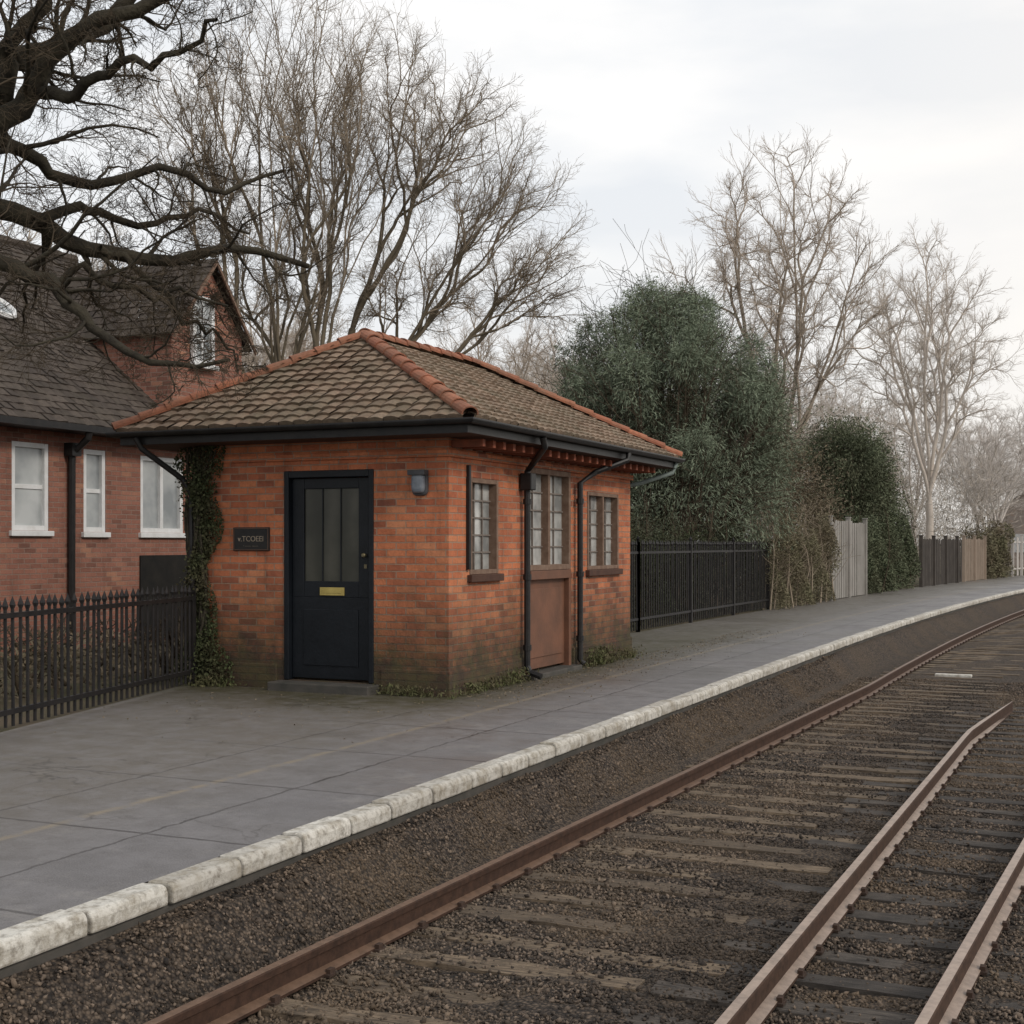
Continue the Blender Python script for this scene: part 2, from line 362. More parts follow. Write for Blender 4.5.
def grow(P, R, m, tmin=0.25, ratio=0.5, ang=0.8, k=6, wander=0.15, trop=(0, 0, 0.03), rratio=0.6, rmin=0.004, tmax=1.0, lcap=9, lmin=0.0):
    N, kp, _ = P.shape
    tt = tmin+(tmax-tmin)*((np.arange(m)[None, :]+rng.random((N, m)))/m)
    fi = tt*(kp-1); i0 = np.minimum(fi.astype(int), kp-2); f = (fi-i0)[..., None]
    n = np.arange(N)[:, None]
    A = P[n, i0]; B = P[n, i0+1]
    st = (A*(1-f)+B*f).reshape(-1, 3); tn = nrm(B-A).reshape(-1, 3)
    rad = (R[n, i0]*(1-f[..., 0])+R[n, i0+1]*f[..., 0]).reshape(-1)
    L = np.linalg.norm(np.diff(P, axis=1), axis=-1).sum(1)[:, None]
    ln = np.clip(L*ratio*(1.2-0.7*tt)*rng.uniform(0.6, 1.25, tt.shape), lmin, lcap).reshape(-1)
    pr = nrm(np.cross(rng.normal(size=st.shape), tn))
    a = ang*rng.uniform(0.65, 1.3, len(st))[:, None]
    d = nrm(tn*np.cos(a)+pr*np.sin(a))
    pts = [st]; tr = np.array(trop)
    for j in range(1, k):
        d = nrm(d+rng.normal(size=d.shape)*wander+tr)
        pts.append(pts[-1]+d*(ln/(k-1))[:, None])
    Q = np.stack(pts, 1)
    r0 = np.maximum(np.minimum(rad*rratio, 0.03), rmin)
    S = np.maximum(r0[:, None]*(1-0.8*np.arange(k)/(k-1))[None, :], rmin*0.8)
    return Q, S

def resample(ctrl, k, r0, r1, jit=0.0, power=0.8):
    p = np.array(ctrl, float)
    q = np.vstack([2*p[0]-p[1], p, 2*p[-1]-p[-2]]); out = []
    ns = len(p)-1
    for s in np.linspace(0, ns-1e-6, k):
        i = int(s); u = s-i; a, b, c_, d = q[i], q[i+1], q[i+2], q[i+3]
        out.append(0.5*((2*b)+(-a+c_)*u+(2*a-5*b+4*c_-d)*u*u+(-a+3*b-3*c_+d)*u**3))
    o = np.array(out); o[1:] += rng.normal(size=o[1:].shape)*jit
    return o, r0+(r1-r0)*np.linspace(0, 1, k)**power

def finish_tree(name, loc, tm, cm, label, group=None, cat='tree', rot=0):
    root = bpy.data.objects.new(name, None); root.location = loc; root.rotation_euler = (0, 0, rot); root.empty_display_size = 0.5
    reg(root, label=label, cat=cat, group=group)
    for nm, me in (('trunk', tm), ('crown', cm)):
        o = bpy.data.objects.new(nm, me); COL.objects.link(o); o.parent = root
    return root, tm, cm

def make_tree(name, loc, stems, levels, bark, twig, split, label=None, group=None, loosesides=(8, 6, 5, 4, 3, 3, 3)):
    gs = []; P = np.stack([s[0] for s in stems]); R = np.stack([s[1] for s in stems])
    gs.append((P, R, loosesides[0]))
    for i, lv in enumerate(levels):
        P, R = grow(P, R, **lv); gs.append((P, R, loosesides[min(i+1, 6)]))
    return finish_tree(name, loc, tubes_mesh('trunk', gs[:split], bark), tubes_mesh('crown', gs[split:], twig), label, group)

def copy_tree(name, tm, cm, loc, rot, sc, label, group, mats=None):
    root = bpy.data.objects.new(name, None); root.location = loc; root.rotation_euler = (0, 0, rot); root.scale = sc
    reg(root, label=label, cat='tree', group=group)
    for nm, me in (('trunk', tm), ('crown', cm)):
        o = bpy.data.objects.new(nm, me); COL.objects.link(o); o.parent = root
        if mats:
            o.material_slots[0].link = 'OBJECT'; o.material_slots[0].material = mats
    return root

def loc3(a, b, z): return RV*a+FV*b+np.array([0, 0, z])

def crown_tree(name, loc, foot, fork, lobes, ntips, bark, twig, label, group=None, tip_r=0.006, expo=0.48, frac=(0.30, 0.48), wig=0.10, split_n=40, lift=0.25,
               tw=((4, 0.7), (3, 0.5)), first=5, twl=0.9, twr=0.8, twa=0.62):
    """forking crown: tips fill the given ellipsoid lobes (x,y,z,rx,ry,rz); limbs fork towards clusters of tips"""
    lob = np.array(lobes, float); vol = lob[:, 3]*lob[:, 4]*lob[:, 5]; pr = vol**0.8; pr /= pr.sum()
    idx = rng.choice(len(lob), ntips, p=pr)
    u = nrm(rng.normal(size=(ntips, 3))); rad = rng.random(ntips)**0.42
    tips = lob[idx, :3]+u*rad[:, None]*lob[idx, 3:6]
    segs = []
    fork = np.array(fork, float); foot = np.array(foot, float)
    def R_(n): return tip_r*n**expo
    def add(p, q, d0, r0, r1, n):
        L = np.linalg.norm(q-p); d1 = nrm(q-p); k = 6; pts = []
        m0 = d0*L*0.9; m1 = d1*L*0.7+np.array([0, 0, lift*L*0.4])
        for i in range(k):
            s = i/(k-1); h = (2*s**3-3*s*s+1)*p+(s**3-2*s*s+s)*m0+(-2*s**3+3*s*s)*q+(s**3-s*s)*m1
            if 0 < i < k-1: h = h+rng.normal(size=3)*wig*L*0.10
            pts.append(h)
        pts = np.array(pts); segs.append((pts, np.linspace(r0, r1, k), n))
        return nrm(pts[-1]-pts[-2])
    def rec(pos, d, ids, depth):
        n = len(ids)
        if n <= 2:
            for q in ids: add(pos, tips[q], d, R_(1)*1.1, R_(1)*0.5, 1)
            return
        T = tips[ids]
        k = first if depth == 0 else (3 if rng.random() < 0.35 and n > 8 else 2)
        cen = T[rng.choice(n, k, replace=False)]
        for _ in range(5):
            lab = np.argmin(((T[:, None]-cen[None])**2).sum(-1), 1)
            cen = np.array([T[lab == j].mean(0) if (lab == j).any() else cen[j] for j in range(k)])
        for j in range(k):
            sub = ids[lab == j]
            if len(sub) == 0: continue
            f = rng.uniform(*frac) if len(sub) > 3 else rng.uniform(0.45, 0.7)
            q = pos+(cen[j]-pos)*f
            q = q+rng.normal(size=3)*np.linalg.norm(q-pos)*wig
            nd = add(pos, q, d, min(R_(len(sub))*1.12, R_(n)), R_(len(sub)), len(sub))
            rec(q, nd, sub, depth+1)
    r = R_(ntips)
    d = nrm(fork-foot)
    segs.append((resample([foot, foot*0.6+fork*0.4+rng.normal(size=3)*0.05*np.array([1, 1, 0]), fork], 6, r*1.5, r, 0.02)[0], np.linspace(r*1.35, r*0.98, 6), ntips))
    rec(fork, d, np.arange(ntips), 0)
    big = [s for s in segs if s[2] >= split_n]; mid = [s for s in segs if 3 < s[2] < split_n]; sml = [s for s in segs if s[2] <= 3]
    st = lambda L: (np.stack([s[0] for s in L]), np.stack([s[1] for s in L]))
    gb = [(*st(big), 7)]; Pm, Rm = st(mid); Ps, Rs = st(sml); gm = [(Pm, Rm, 4), (Ps, Rs, 3)]
    P, R = np.concatenate([Pm, Ps]), np.concatenate([Rm, Rs])
    P, R = grow(P, R, tw[0][0], 0.15, tw[0][1], twa, 5, 0.10, (0, 0, 0.04), 0.5, tip_r*twr*0.75, 1.0, twl*1.3, twl*0.45); gm.append((P, R, 3))
    if tw[1][0]:
        P, R = grow(P, R, tw[1][0], 0.2, tw[1][1], twa, 3, 0.10, (0, 0, 0.03), 0.6, tip_r*twr*0.55, 1.0, twl*0.7, twl*0.25); gm.append((P, R, 3))
    return finish_tree(name, loc, tubes_mesh('trunk', gb, bark), tubes_mesh('crown', gm, twig), label, group)

def leaf_quads(C, D, ln, wd):
    N = len(C); D = nrm(D); S = nrm(np.cross(D, rng.normal(size=D.shape)))
    ln = np.broadcast_to(ln, (N,))[:, None]; wd = np.broadcast_to(wd, (N,))[:, None]
    V = np.stack([C-D*ln/2, C+S*wd/2, C+D*ln/2, C-S*wd/2], 1).reshape(-1, 3)
    F = np.arange(N*4).reshape(-1, 4)
    return V, F

def lobes_cloud(lobes, n, shell=(0.7, 1.05), droop=0.0, outward=0.6, ln=(0.08, 0.16), wd=(0.03, 0.06), zmin=0.0, clump=0.0, clumps=60, stray=0.0):
    lob = np.array(lobes, float)
    vol = (lob[:, 3]*lob[:, 4]*lob[:, 5])**(2/3); pr = vol/vol.sum()
    idx = rng.choice(len(lob), n, p=pr)
    u = nrm(rng.normal(size=(n, 3)))
    r = rng.uniform(shell[0], shell[1], n)**0.8
    if clump > 0:
        cc = nrm(rng.normal(size=(clumps, 3))); cr = rng.uniform(0.86, 1.16, clumps)
        ci = rng.integers(0, clumps, n)
        u = nrm(cc[ci]+rng.normal(size=(n, 3))*clump); r = r*cr[ci]
    if stray > 0:
        ms = rng.random(n) < stray; r = np.where(ms, rng.uniform(1.0, 1.38, n), r)
    C = lob[idx, :3]+u*r[:, None]*lob[idx, 3:6]
    D = u*outward+rng.normal(size=(n, 3))*0.55+np.array([0, 0, -droop])
    keep = C[:, 2] > zmin
    C, D = C[keep], D[keep]; m = len(C)
    return leaf_quads(C, D, rng.uniform(*ln, m), rng.uniform(*wd, m))

def bush(name, loc, lobes, n, mat, label, cat='bush', group=None, twigmat=None, twigs=0, **kw):
    root = bpy.data.objects.new(name, None); root.location = loc; root.empty_display_size = 0.3
    reg(root, label=label, cat=cat, group=group)
    V, F = lobes_cloud(lobes, n, **kw)
    o = bpy.data.objects.new('crown', fastmesh('crown', V, F, mat)); COL.objects.link(o); o.parent = root
    st = []
    for l in lobes:
        for q in range(3):
            e = np.array(l[:3])+rng.normal(size=3)*np.array(l[3:6])*0.45
            s0 = np.array([l[0]*0.25, l[1]*0.25, 0]); mid = (s0+e)/2+rng.normal(size=3)*0.12
            st.append(resample([s0, mid, e], 6, 0.05, 0.012))
    P = np.stack([s[0] for s in st]); R = np.stack([s[1] for s in st])
    g = [(P, R, 5)]; P2, R2 = grow(P, R, 10, 0.4, 0.5, 0.9, 6, 0.2, (0, 0, 0.02), 0.5, 0.006); g.append((P2, R2, 3))
    if twigs: P3, R3 = grow(P2, R2, twigs, 0.3, 0.6, 0.7, 5, 0.2, (0, 0, 0.02), 0.5, 0.005); g.append((P3, R3, 3))
    o = bpy.data.objects.new('trunk', tubes_mesh('trunk', g, twigmat or M['twig_dark'])); COL.objects.link(o); o.parent = root
    return root

# ------------------------------------------------------------------ setting
ys = [-60, -30, -10, 0, 4, 8, 12, 17]+list(range(20, 160, 3))+[200, 300, 600]
def strip(name, xz, ylist, mat, kind='structure'):
    V = []; F = []
    for y in ylist:
        for (x, z) in (xz(y) if callable(xz) else xz):
            V.append((x+(c(y) if abs(x) < 50 else 0), y, z))
    n = len(V)//len(ylist)
    for i in range(len(ylist)-1):
        for j in range(n-1):
            a = i*n+j; F.append((a, a+1, a+1+n, a+n))
    me = bpy.data.meshes.new(name); me.from_pydata(V, [], F); me.materials.append(mat)
    return reg(bpy.data.objects.new(name, me), kind=kind)
strip('ground', [(-700, -0.03), (-49, -0.03), (-3.74, -0.03), (-3.735, -0.55), (49, -0.55), (700, -0.55)], ys, M['ground'])
def left_edge(y):
    if y < 7.6: return -7.75
    if y < 11.4: return -7.75-(y-7.6)/3.8*1.0
    if y < 20.8: return -8.75
    return -7.15
py = [-12, 0, 4, 7.6, 9, 10.2, 11.4, 14, 17, 20.79, 20.81]+list(range(23, 150, 3))
strip('platform', lambda y: [(left_edge(y), 0.0), (-3.78, 0.0)], py, M['asphalt'])

mb = MB(); y = -6.0; r = random.Random(3)
while y < 140:
    L = 0.48+r.uniform(-0.05, 0.05)
    y1 = y+L-0.022
    dx = r.uniform(-0.006, 0.006); dz = r.uniform(-0.005, 0.005)
    x0, x1 = -3.785+dx, -3.642+dx
    ca, cb = c(y), c(y1)
    b = len(mb.v)
    prof = [(x0, -0.1), (x0, 0.008+dz), (x1-0.030, 0.011+dz), (x1-0.009, 0.003+dz), (x1, -0.022+dz), (x1, -0.08)]
    for yy, cc in ((y, ca), (y1, cb)):
        for px, pz in prof: mb.v.append((px+cc, yy, pz))
    n = len(prof)
    for i in range(n): mb.f.append((b+i, b+(i+1) % n, b+n+(i+1) % n, b+n+i))
    mb.f.append(tuple(b+i for i in range(n))[::-1]); mb.f.append(tuple(b+n+i for i in range(n)))
    y += L
mb.obj('kerb', M['coping'], kind='structure', bevel=0.010)
strip('platform_wall', [(-3.70, -0.02), (-3.67, -0.10), (-3.67, -0.5)], py, M['stone'])

def zb(x):
    if x < -3.62: return -0.12
    if x < -3.32: return -0.12-0.318*((x+3.62)/0.30)
    return -0.438
xs = np.concatenate([np.arange(-3.69, 1.5, 0.11), [2, 3, 4.5, 5.5]])
yb = np.concatenate([np.arange(1.5, 20, 0.16), np.arange(20, 60, 0.8), np.arange(60, 150, 5)])
yb = np.concatenate([[-40, -20, -8, -2], yb])
V = np.zeros((len(yb), len(xs), 3))
for i, yy in enumerate(yb):
    for j, xx in enumerate(xs):
        V[i, j] = (xx+c(yy), yy, zb(xx)+0.014*math.sin(xx*5+yy*2.3)*math.sin(yy*3.1+xx)+rng.uniform(-0.004, 0.004) - (0.08 if xx > 4.6 else 0))
nx = len(xs); a = (np.arange(len(yb)-1)[:, None]*nx+np.arange(nx-1)[None, :]).ravel()
reg(bpy.data.objects.new('ballast_bed', fastmesh('ballast_bed', V.reshape(-1, 3), np.stack([a, a+1, a+1+nx, a+nx], 1), M['ballast'], True)), kind='structure')

# rails
def rail1x(y): return -3.20+0.035*(min(y, 17)-4)+c(y)
def rail2x(y): return -1.31+0.010*(min(y, 13.2)-4)+(0.15*max(y-13.2, 0)/2.1)
def rail3x(y): return -0.69+0.052*(min(y, 14)-4)+c(y)
ZT = -0.30
prof = [(-0.056, -0.125), (-0.056, -0.112), (-0.012, -0.098), (-0.010, -0.040), (-0.026, -0.032), (-0.026, -0.006), (-0.021, 0.0),
        (0.021, 0.0), (0.026, -0.006), (0.026, -0.032), (0.010, -0.040), (0.012, -0.098), (0.056, -0.112), (0.056, -0.125)]
chair_mb = MB()
chair_mb.box(-0.08, 0.08, -0.035, 0.035, -0.02, -0.008)
for sx in (-1, 1):
    chair_mb.box(sx*0.062-0.012, sx*0.062+0.012, -0.02, 0.02, -0.008, 0.012)
CH = chair_mb.obj('rail_chair', M['chair'], bevel=0.003); chair_mesh = CH.data; bpy.data.objects.remove(CH)
def rail(name, fx, y0, y1, mat, label, sleepys, taper=None):
    e = empty(name, (fx(y0), y0, ZT-0.12), label=label, cat='rail', group='rails of the railway line')
    yl = [y0+0.35*i for i in range(int((min(20, y1)-y0)/0.35)+1)]+(list(np.arange(20.2, y1, 2.5)) if y1 > 20 else [])
    mb = MB(); n = len(prof)
    for yy in yl:
        k = 1.0 if not taper or yy < taper else max(0.12, 1-(yy-taper)/(y1-taper))
        for px, pz in prof: mb.v.append((fx(yy)+px*k, yy, ZT+pz-(1-k)*0.02))
    for i in range(len(yl)-1):
        for j in range(n):
            mb.f.append((i*n+j, i*n+(j+1) % n, (i+1)*n+(j+1) % n, (i+1)*n+j))
    mb.f.append(tuple(range(n))); mb.f.append(tuple(range((len(yl)-1)*n, len(yl)*n)))
    mb.obj('rail_bar', mat, e)
    for yy in sleepys[:100]:
        if yy > (taper or y1): continue
        o = bpy.data.objects.new('rail_chair', chair_mesh); o.location = (fx(yy), yy, ZT-0.108)
        COL.objects.link(o); o.parent = e; o.matrix_parent_inverse = Matrix.Translation(-Vector(e['_loc']))
sy1 = [2.6+0.40*i for i in range(98)]
sy2 = [2.4+0.38*i for i in range(38)]
rail('running_rail', rail1x, 1.5, 140, M['rail_rust'], 'rust brown steel rail beside the platform edge', sy1)
rail('running_rail', rail2x, 1.0, 16.3, M['rail_bright'], 'worn brown steel rail tapering to a kinked tip', sy2, taper=14.0)
rail('running_rail', rail3x, 0.5, 140, M['rail_bright'], 'worn brown steel rail over timber sleepers', sy2)
MB().box(-2.30, -1.80, 19.9, 20.02, -0.45, -0.40).obj('crossing_board', M['coping'], bevel=0.01, label='pale board lying across the ballast', cat='board')

def sleeper_mesh(x0, x1, w, seed):
    r = random.Random(seed); mb = MB()
    n = 7
    for i in range(n+1):
        xx = x0+(x1-x0)*i/n; j = r.uniform(-0.012, 0.012); k = r.uniform(-0.012, 0.012)
        mb.v += [(xx, -w/2+j, -0.1), (xx, w/2+k, -0.1), (xx, w/2+k, r.uniform(-0.008, 0.003)), (xx, -w/2+j, r.uniform(-0.008, 0.003))]
    for i in range(n):
        for j in range(4): mb.f.append((i*4+j, i*4+(j+1) % 4, i*4+4+(j+1) % 4, i*4+4+j))
    mb.f += [(0, 1, 2, 3), (n*4, n*4+1, n*4+2, n*4+3)]
    return mb
sm1 = []; sm2 = []
for s in range(4):
    o = sleeper_mesh(-0.3, 1.22+0.13*(s % 4), 0.145, s).obj('sleeper', M['sleeper']); sm1.append(o.data); bpy.data.objects.remove(o)
    o = sleeper_mesh(-0.36-0.06*s, 1.45, 0.15, s+9).obj('sleeper', M['sleeper2']); sm2.append(o.data); bpy.data.objects.remove(o)
r = random.Random(5); boxes = []
for i, yy in enumerate(sy1):
    o = bpy.data.objects.new('sleeper', sm1[r.randrange(4)]); jx = r.uniform(-0.05, 0.05)
    o.location = (rail1x(yy)+jx, yy, ZT-0.127+r.uniform(-0.010, 0.002)); o.rotation_euler = (0, r.uniform(-0.005, 0.005), r.uniform(-0.03, 0.03))
    reg(o, label='weathered brown timber sleeper half buried in ballast', cat='railway sleeper', group='sleepers of the nearer track')
    boxes.append((rail1x(yy)+0.02, rail1x(yy)+1.55, yy-0.078, yy+0.078, 0.0))
for i, yy in enumerate(sy2):
    o = bpy.data.objects.new('sleeper', sm2[r.randrange(4)])
    o.location = (rail2x(min(yy, 13)), yy, ZT-0.127+r.uniform(-0.006, 0.002)); o.rotation_euler = (0, 0, r.uniform(-0.02, 0.02))
    reg(o, label='dark grey timber sleeper between two brown rails', cat='railway sleeper', group='sleepers of the farther track')
    boxes.append((rail2x(min(yy, 13))-0.48, rail2x(min(yy, 13))+1.45, yy-0.08, yy+0.08, 0.12))

N = 210000
X = rng.uniform(-3.63, 0.7, N); Y = 2.4+rng.random(N)**1.55*17
n_sp = np.sin(X*3.1+Y*1.7)*0.5+np.sin(Y*4.3-X*2.2)*0.3+np.sin(Y*0.9+X*4.7+1)*0.3
pk = np.clip(0.60+0.32*n_sp+0.05*(Y-5), 0.05, 0.96)
keep = np.ones(N, bool); inslp = np.zeros(N, bool)
for (a0, a1, b0, b1, ex) in boxes:
    ins = (X > a0) & (X < a1) & (Y > b0) & (Y < b1); inslp |= ins; keep &= ~(ins & (rng.random(N) < np.minimum(pk+ex, 0.98)))
r1a = np.array([rail1x(q) for q in Y]); r2a = np.array([rail2x(q) if q < 15.6 else -99 for q in Y]); r3a = np.array([rail3x(q) for q in Y])
for ra in (r1a, r2a, r3a): keep &= np.abs(X-ra) > 0.042
X, Y, inslp = X[keep], Y[keep], inslp[keep]; N = len(X)
zz = np.array([zb(x) for x in X])+0.014*np.sin(X*5+Y*2.3)*np.sin(Y*3.1+X)
zz = np.where(inslp, np.maximum(zz, -0.430), zz)
S = rng.uniform(0.005, 0.0135, N)*np.where(rng.random(N) < 0.04, 1.6, 1.0)
base = np.array([[1, 0, 0], [-1, 0, 0], [0, 1, 0], [0, -1, 0], [0, 0, 1], [0, 0, -1]], float)
tri = np.array([[0, 2, 4], [2, 1, 4], [1, 3, 4], [3, 0, 4], [2, 0, 5], [1, 2, 5], [3, 1, 5], [0, 3, 5]])
ax = nrm(rng.normal(size=(N, 3))); ay = nrm(np.cross(ax, rng.normal(size=(N, 3)))); az = np.cross(ax, ay)
Rm = np.stack([ax*rng.uniform(0.7, 1.3, (N, 1)), ay*rng.uniform(0.6, 1.1, (N, 1)), az*rng.uniform(0.5, 1.0, (N, 1))], 1)
V = (base[None]+rng.normal(size=(N, 6, 3))*0.2)@Rm*S[:, None, None]+np.stack([X, Y, zz+S*0.3], 1)[:, None, :]
F = (tri[None]+np.arange(N)[:, None, None]*6).reshape(-1, 3)
reg(bpy.data.objects.new('ballast_stones', fastmesh('ballast_stones', V.reshape(-1, 3), F, M['stonechip'])), kind='stuff', label='loose brown and grey track ballast stones', cat='gravel')

# ------------------------------------------------------------------ station building
XW, YF, XL, YB = -5.735, 11.35, -8.62, 16.60
ZW = 2.46
S = empty('station_building', (-7.2, 14.0, 0), label='small red brick station building with hipped tile roof', cat='station building')
PX = lambda u, v, n: (XW+n, u, v)
PF = lambda u, v, n: (u, YF-n, v)
def wall_panel(mb, P, u0, u1, v0, v1, openings, depth=0.12):
    us = sorted({u0, u1}|{o[0] for o in openings}|{o[1] for o in openings}); vs = sorted({v0, v1}|{o[2] for o in openings}|{o[3] for o in openings})
    for i in range(len(us)-1):
        for j in range(len(vs)-1):
            um, vm = (us[i]+us[i+1])/2, (vs[j]+vs[j+1])/2
            if any(o[0] < um < o[1] and o[2] < vm < o[3] for o in openings): continue
            mb.quad(P(us[i], vs[j], 0), P(us[i+1], vs[j], 0), P(us[i+1], vs[j+1], 0), P(us[i], vs[j+1], 0))
    for a, b, d, e in openings:
        mb.quad(P(a, d, 0), P(a, e, 0), P(a, e, -depth), P(a, d, -depth)); mb.quad(P(b, d, 0), P(b, e, 0), P(b, e, -depth), P(b, d, -depth))
        mb.quad(P(a, e, 0), P(b, e, 0), P(b, e, -depth), P(a, e, -depth)); mb.quad(P(a, d, 0), P(b, d, 0), P(b, d, -depth), P(a, d, -depth))
        mb.quad(P(a, d, -depth), P(b, d, -depth), P(b, e, -depth), P(a, e, -depth))
W1 = (11.80, 12.46, 1.15, 2.10); W2 = (13.18, 14.46, 0.04, 2.28); W3 = (15.02, 16.12, 1.14, 2.08)
D0 = (-7.58, -6.55, 0.09, 2.18)
mb = MB()
wall_panel(mb, PX, YF, YB, -0.02, ZW, [W1, W2, W3])
wall_panel(mb, PF, XL, XW, -0.02, ZW, [D0], 0.14)
mb.quad((XL, YF, -0.02), (XL, YB, -0.02), (XL, YB, ZW), (XL, YF, ZW)); mb.quad((XL, YB, -0.02), (XW, YB, -0.02), (XW, YB, ZW), (XL, YB, ZW))
mb.obj('wall', M['brick'], S, recalc=False)
for a, b in ((YF-0.02, W2[0]-0.08), (W2[1]+0.08, YB+0.02)): MB().pbox(PX, a, b, -0.02, 0.24, -0.02, 0.02).obj('plinth', M['brick'], S, bevel=0.006)
for a, b in ((XL-0.02, D0[0]-0.09), (D0[1]+0.09, XW-0.001)): MB().pbox(PF, a, b, -0.02, 0.241, -0.02, 0.019).obj('plinth', M['brick'], S, bevel=0.006)
# door
mb = MB(); u0, u1, v0, v1 = D0
mb.pbox(PF, u0, u0+0.055, v0, v1, -0.1, 0.012); mb.pbox(PF, u1-0.055, u1, v0, v1, -0.1, 0.012); mb.pbox(PF, u0+0.055, u1-0.055, v1-0.07, v1, -0.1, 0.010)
dr = mb.obj('door', M['door'], S, bevel=0.006)
a, b = u0+0.06, u1-0.06
mb = MB()
mb.pbox(PF, a, b, v0+0.02, 0.92, -0.09, -0.05); mb.pbox(PF, a, a+0.14, 0.92, v1-0.075, -0.09, -0.05); mb.pbox(PF, b-0.14, b, 0.92, v1-0.075, -0.09, -0.05)
mb.pbox(PF, a+0.14, b-0.14, 2.00, v1-0.075, -0.09, -0.05); mb.pbox(PF, a+0.14, b-0.14, 0.92, 1.08, -0.09, -0.05)
mb.pbox(PF, a+0.14, b-0.14, 0.24, 0.80, -0.0499, -0.040)
for q in (1, 2):
    uu = a+0.14+(b-a-0.28)*q/3; mb.pbox(PF, uu-0.007, uu+0.007, 1.08, 2.00, -0.069, -0.058)
mb.obj('door_leaf', M['door'], dr, bevel=0.006)
MB().pbox(PF, a+0.141, b-0.141, 1.08, 2.00, -0.086, -0.070).obj('door_glass', M['glass_door'], dr)
mb = MB(); mb.pbox(PF, -7.19, -6.91, 0.94, 1.02, -0.05, -0.038); mb.pbox(PF, -7.16, -6.94, 0.963, 0.997, -0.038, -0.033); mb.obj('letter_box', M['brass'], dr, bevel=0.004)
mb = MB(); mb.tube([PF(b-0.06, 1.34, -0.05), PF(b-0.06, 1.34, -0.02), PF(b-0.06, 1.34, -0.005), PF(b-0.06, 1.34, 0.01)], [0.014, 0.012, 0.024, 0.015], 10)
mb.pbox(PF, b-0.075, b-0.045, 1.21, 1.25, -0.05, -0.044)
mb.obj('handle', M['darkbrass'], dr)
MB().pbox(PF, u0-0.06, u1+0.06, -0.02, 0.085, -0.14, 0.22).obj('door_step', M['stone'], S, bevel=0.012)
# windows
def window(parent, P, w, lights, rows, cols, fm, gm, depth=0.07, fw=0.045, sill=True, sm=None, bar=0.008, name='window', surround=0.0, barmat=None):
    u0, u1, v0, v1 = w; mb = MB(); n0, n1 = -depth-0.045, -depth+0.03
    if surround: n1 = surround
    mb.pbox(P, u0, u0+fw, v0, v1, n0, n1); mb.pbox(P, u1-fw, u1, v0, v1, n0, n1)
    mb.pbox(P, u0+fw, u1-fw, v1-fw, v1, n0, n1-0.002); mb.pbox(P, u0+fw, u1-fw, v0, v0+fw, n0, n1-0.002)
    iu0, iu1 = u0+fw, u1-fw; W = (iu1-iu0)/lights; panes = []; bb = MB() if barmat else mb
    for i in range(lights):
        a, b = iu0+W*i, iu0+W*(i+1)
        if i: mb.pbox(P, a-fw*0.5, a+fw*0.5, v0+fw, v1-fw, n0, n1-0.004)
        pa, pb = (a+(fw*0.5 if i else 0)), (b-(fw*0.5 if i < lights-1 else 0)); panes.append((pa, pb))
        for q in range(1, cols): uu = pa+(pb-pa)*q/cols; bb.pbox(P, uu-bar, uu+bar, v0+fw, v1-fw, n0+0.02, n0+0.042)
        for q in range(1, rows): vv = v0+fw+(v1-v0-2*fw)*q/rows; bb.pbox(P, pa, pb, vv-bar, vv+bar, n0+0.02, n0+0.04)
    o = mb.obj(name, fm, parent, bevel=0.004)
    if barmat and bb.v: bb.obj('glazing_bars', barmat, o)
    for pa, pb in panes:
        MB().pbox(P, pa, pb, v0+fw, v1-fw, n0+0.01, n0+0.022).obj('pane', gm, o)
    if sill:
        MB().pbox(P, u0-0.05, u1+0.05, v0-0.075, v0-0.002, -depth, 0.055).obj('sill', sm or fm, o, bevel=0.008)
    return o
window(S, PX, W1, 1, 5, 3, M['frame_brown'], M['glass'], sm=M['soffit'], surround=0.012, barmat=M['bar_grey'], depth=0.055)
window(S, PX, W3, 2, 5, 2, M['frame_brown'], M['glass'], sm=M['soffit'], surround=0.012, barmat=M['bar_grey'], depth=0.055)
u0, u1, v0, v1 = W2
bd = window(S, PX, (u0, u1, 1.16, 2.28), 2, 5, 2, M['frame_brown'], M['glass'], sill=False, name='glazed_hatch', fw=0.06, surround=0.015, barmat=M['bar_grey'], depth=0.055)
mb = MB(); mb.pbox(PX, u0, u0+0.07, v0, 1.158, -0.11, 0.02); mb.pbox(PX, u1-0.07, u1, v0, 1.158, -0.11, 0.02); mb.pbox(PX, u0+0.07, u1-0.07, 1.06, 1.157, -0.11, 0.035)
mb.pbox(PX, u0+0.07, u1-0.07, v0+0.04, 1.06, -0.09, -0.04); mb.pbox(PX, u0+0.15, u1-0.15, 0.2, 0.96, -0.04, -0.028)
mb.obj('lower_board', M['board'], bd, bevel=0.005)
MB().pbox(PX, u0-0.05, u1+0.08, -0.02, 0.05, -0.1, 0.13).obj('door_step', M['stone'], S, bevel=0.01)
def soldier(P, a, b, v, h=0.215):
    MB().pbox(P, a-0.1, b+0.1, v+0.004, v+h, -0.01, 0.004).obj('lintel', M['brick'], S, bevel=0.003)
soldier(PX, W1[0], W1[1], W1[3]); soldier(PX, W3[0], W3[1], W3[3])

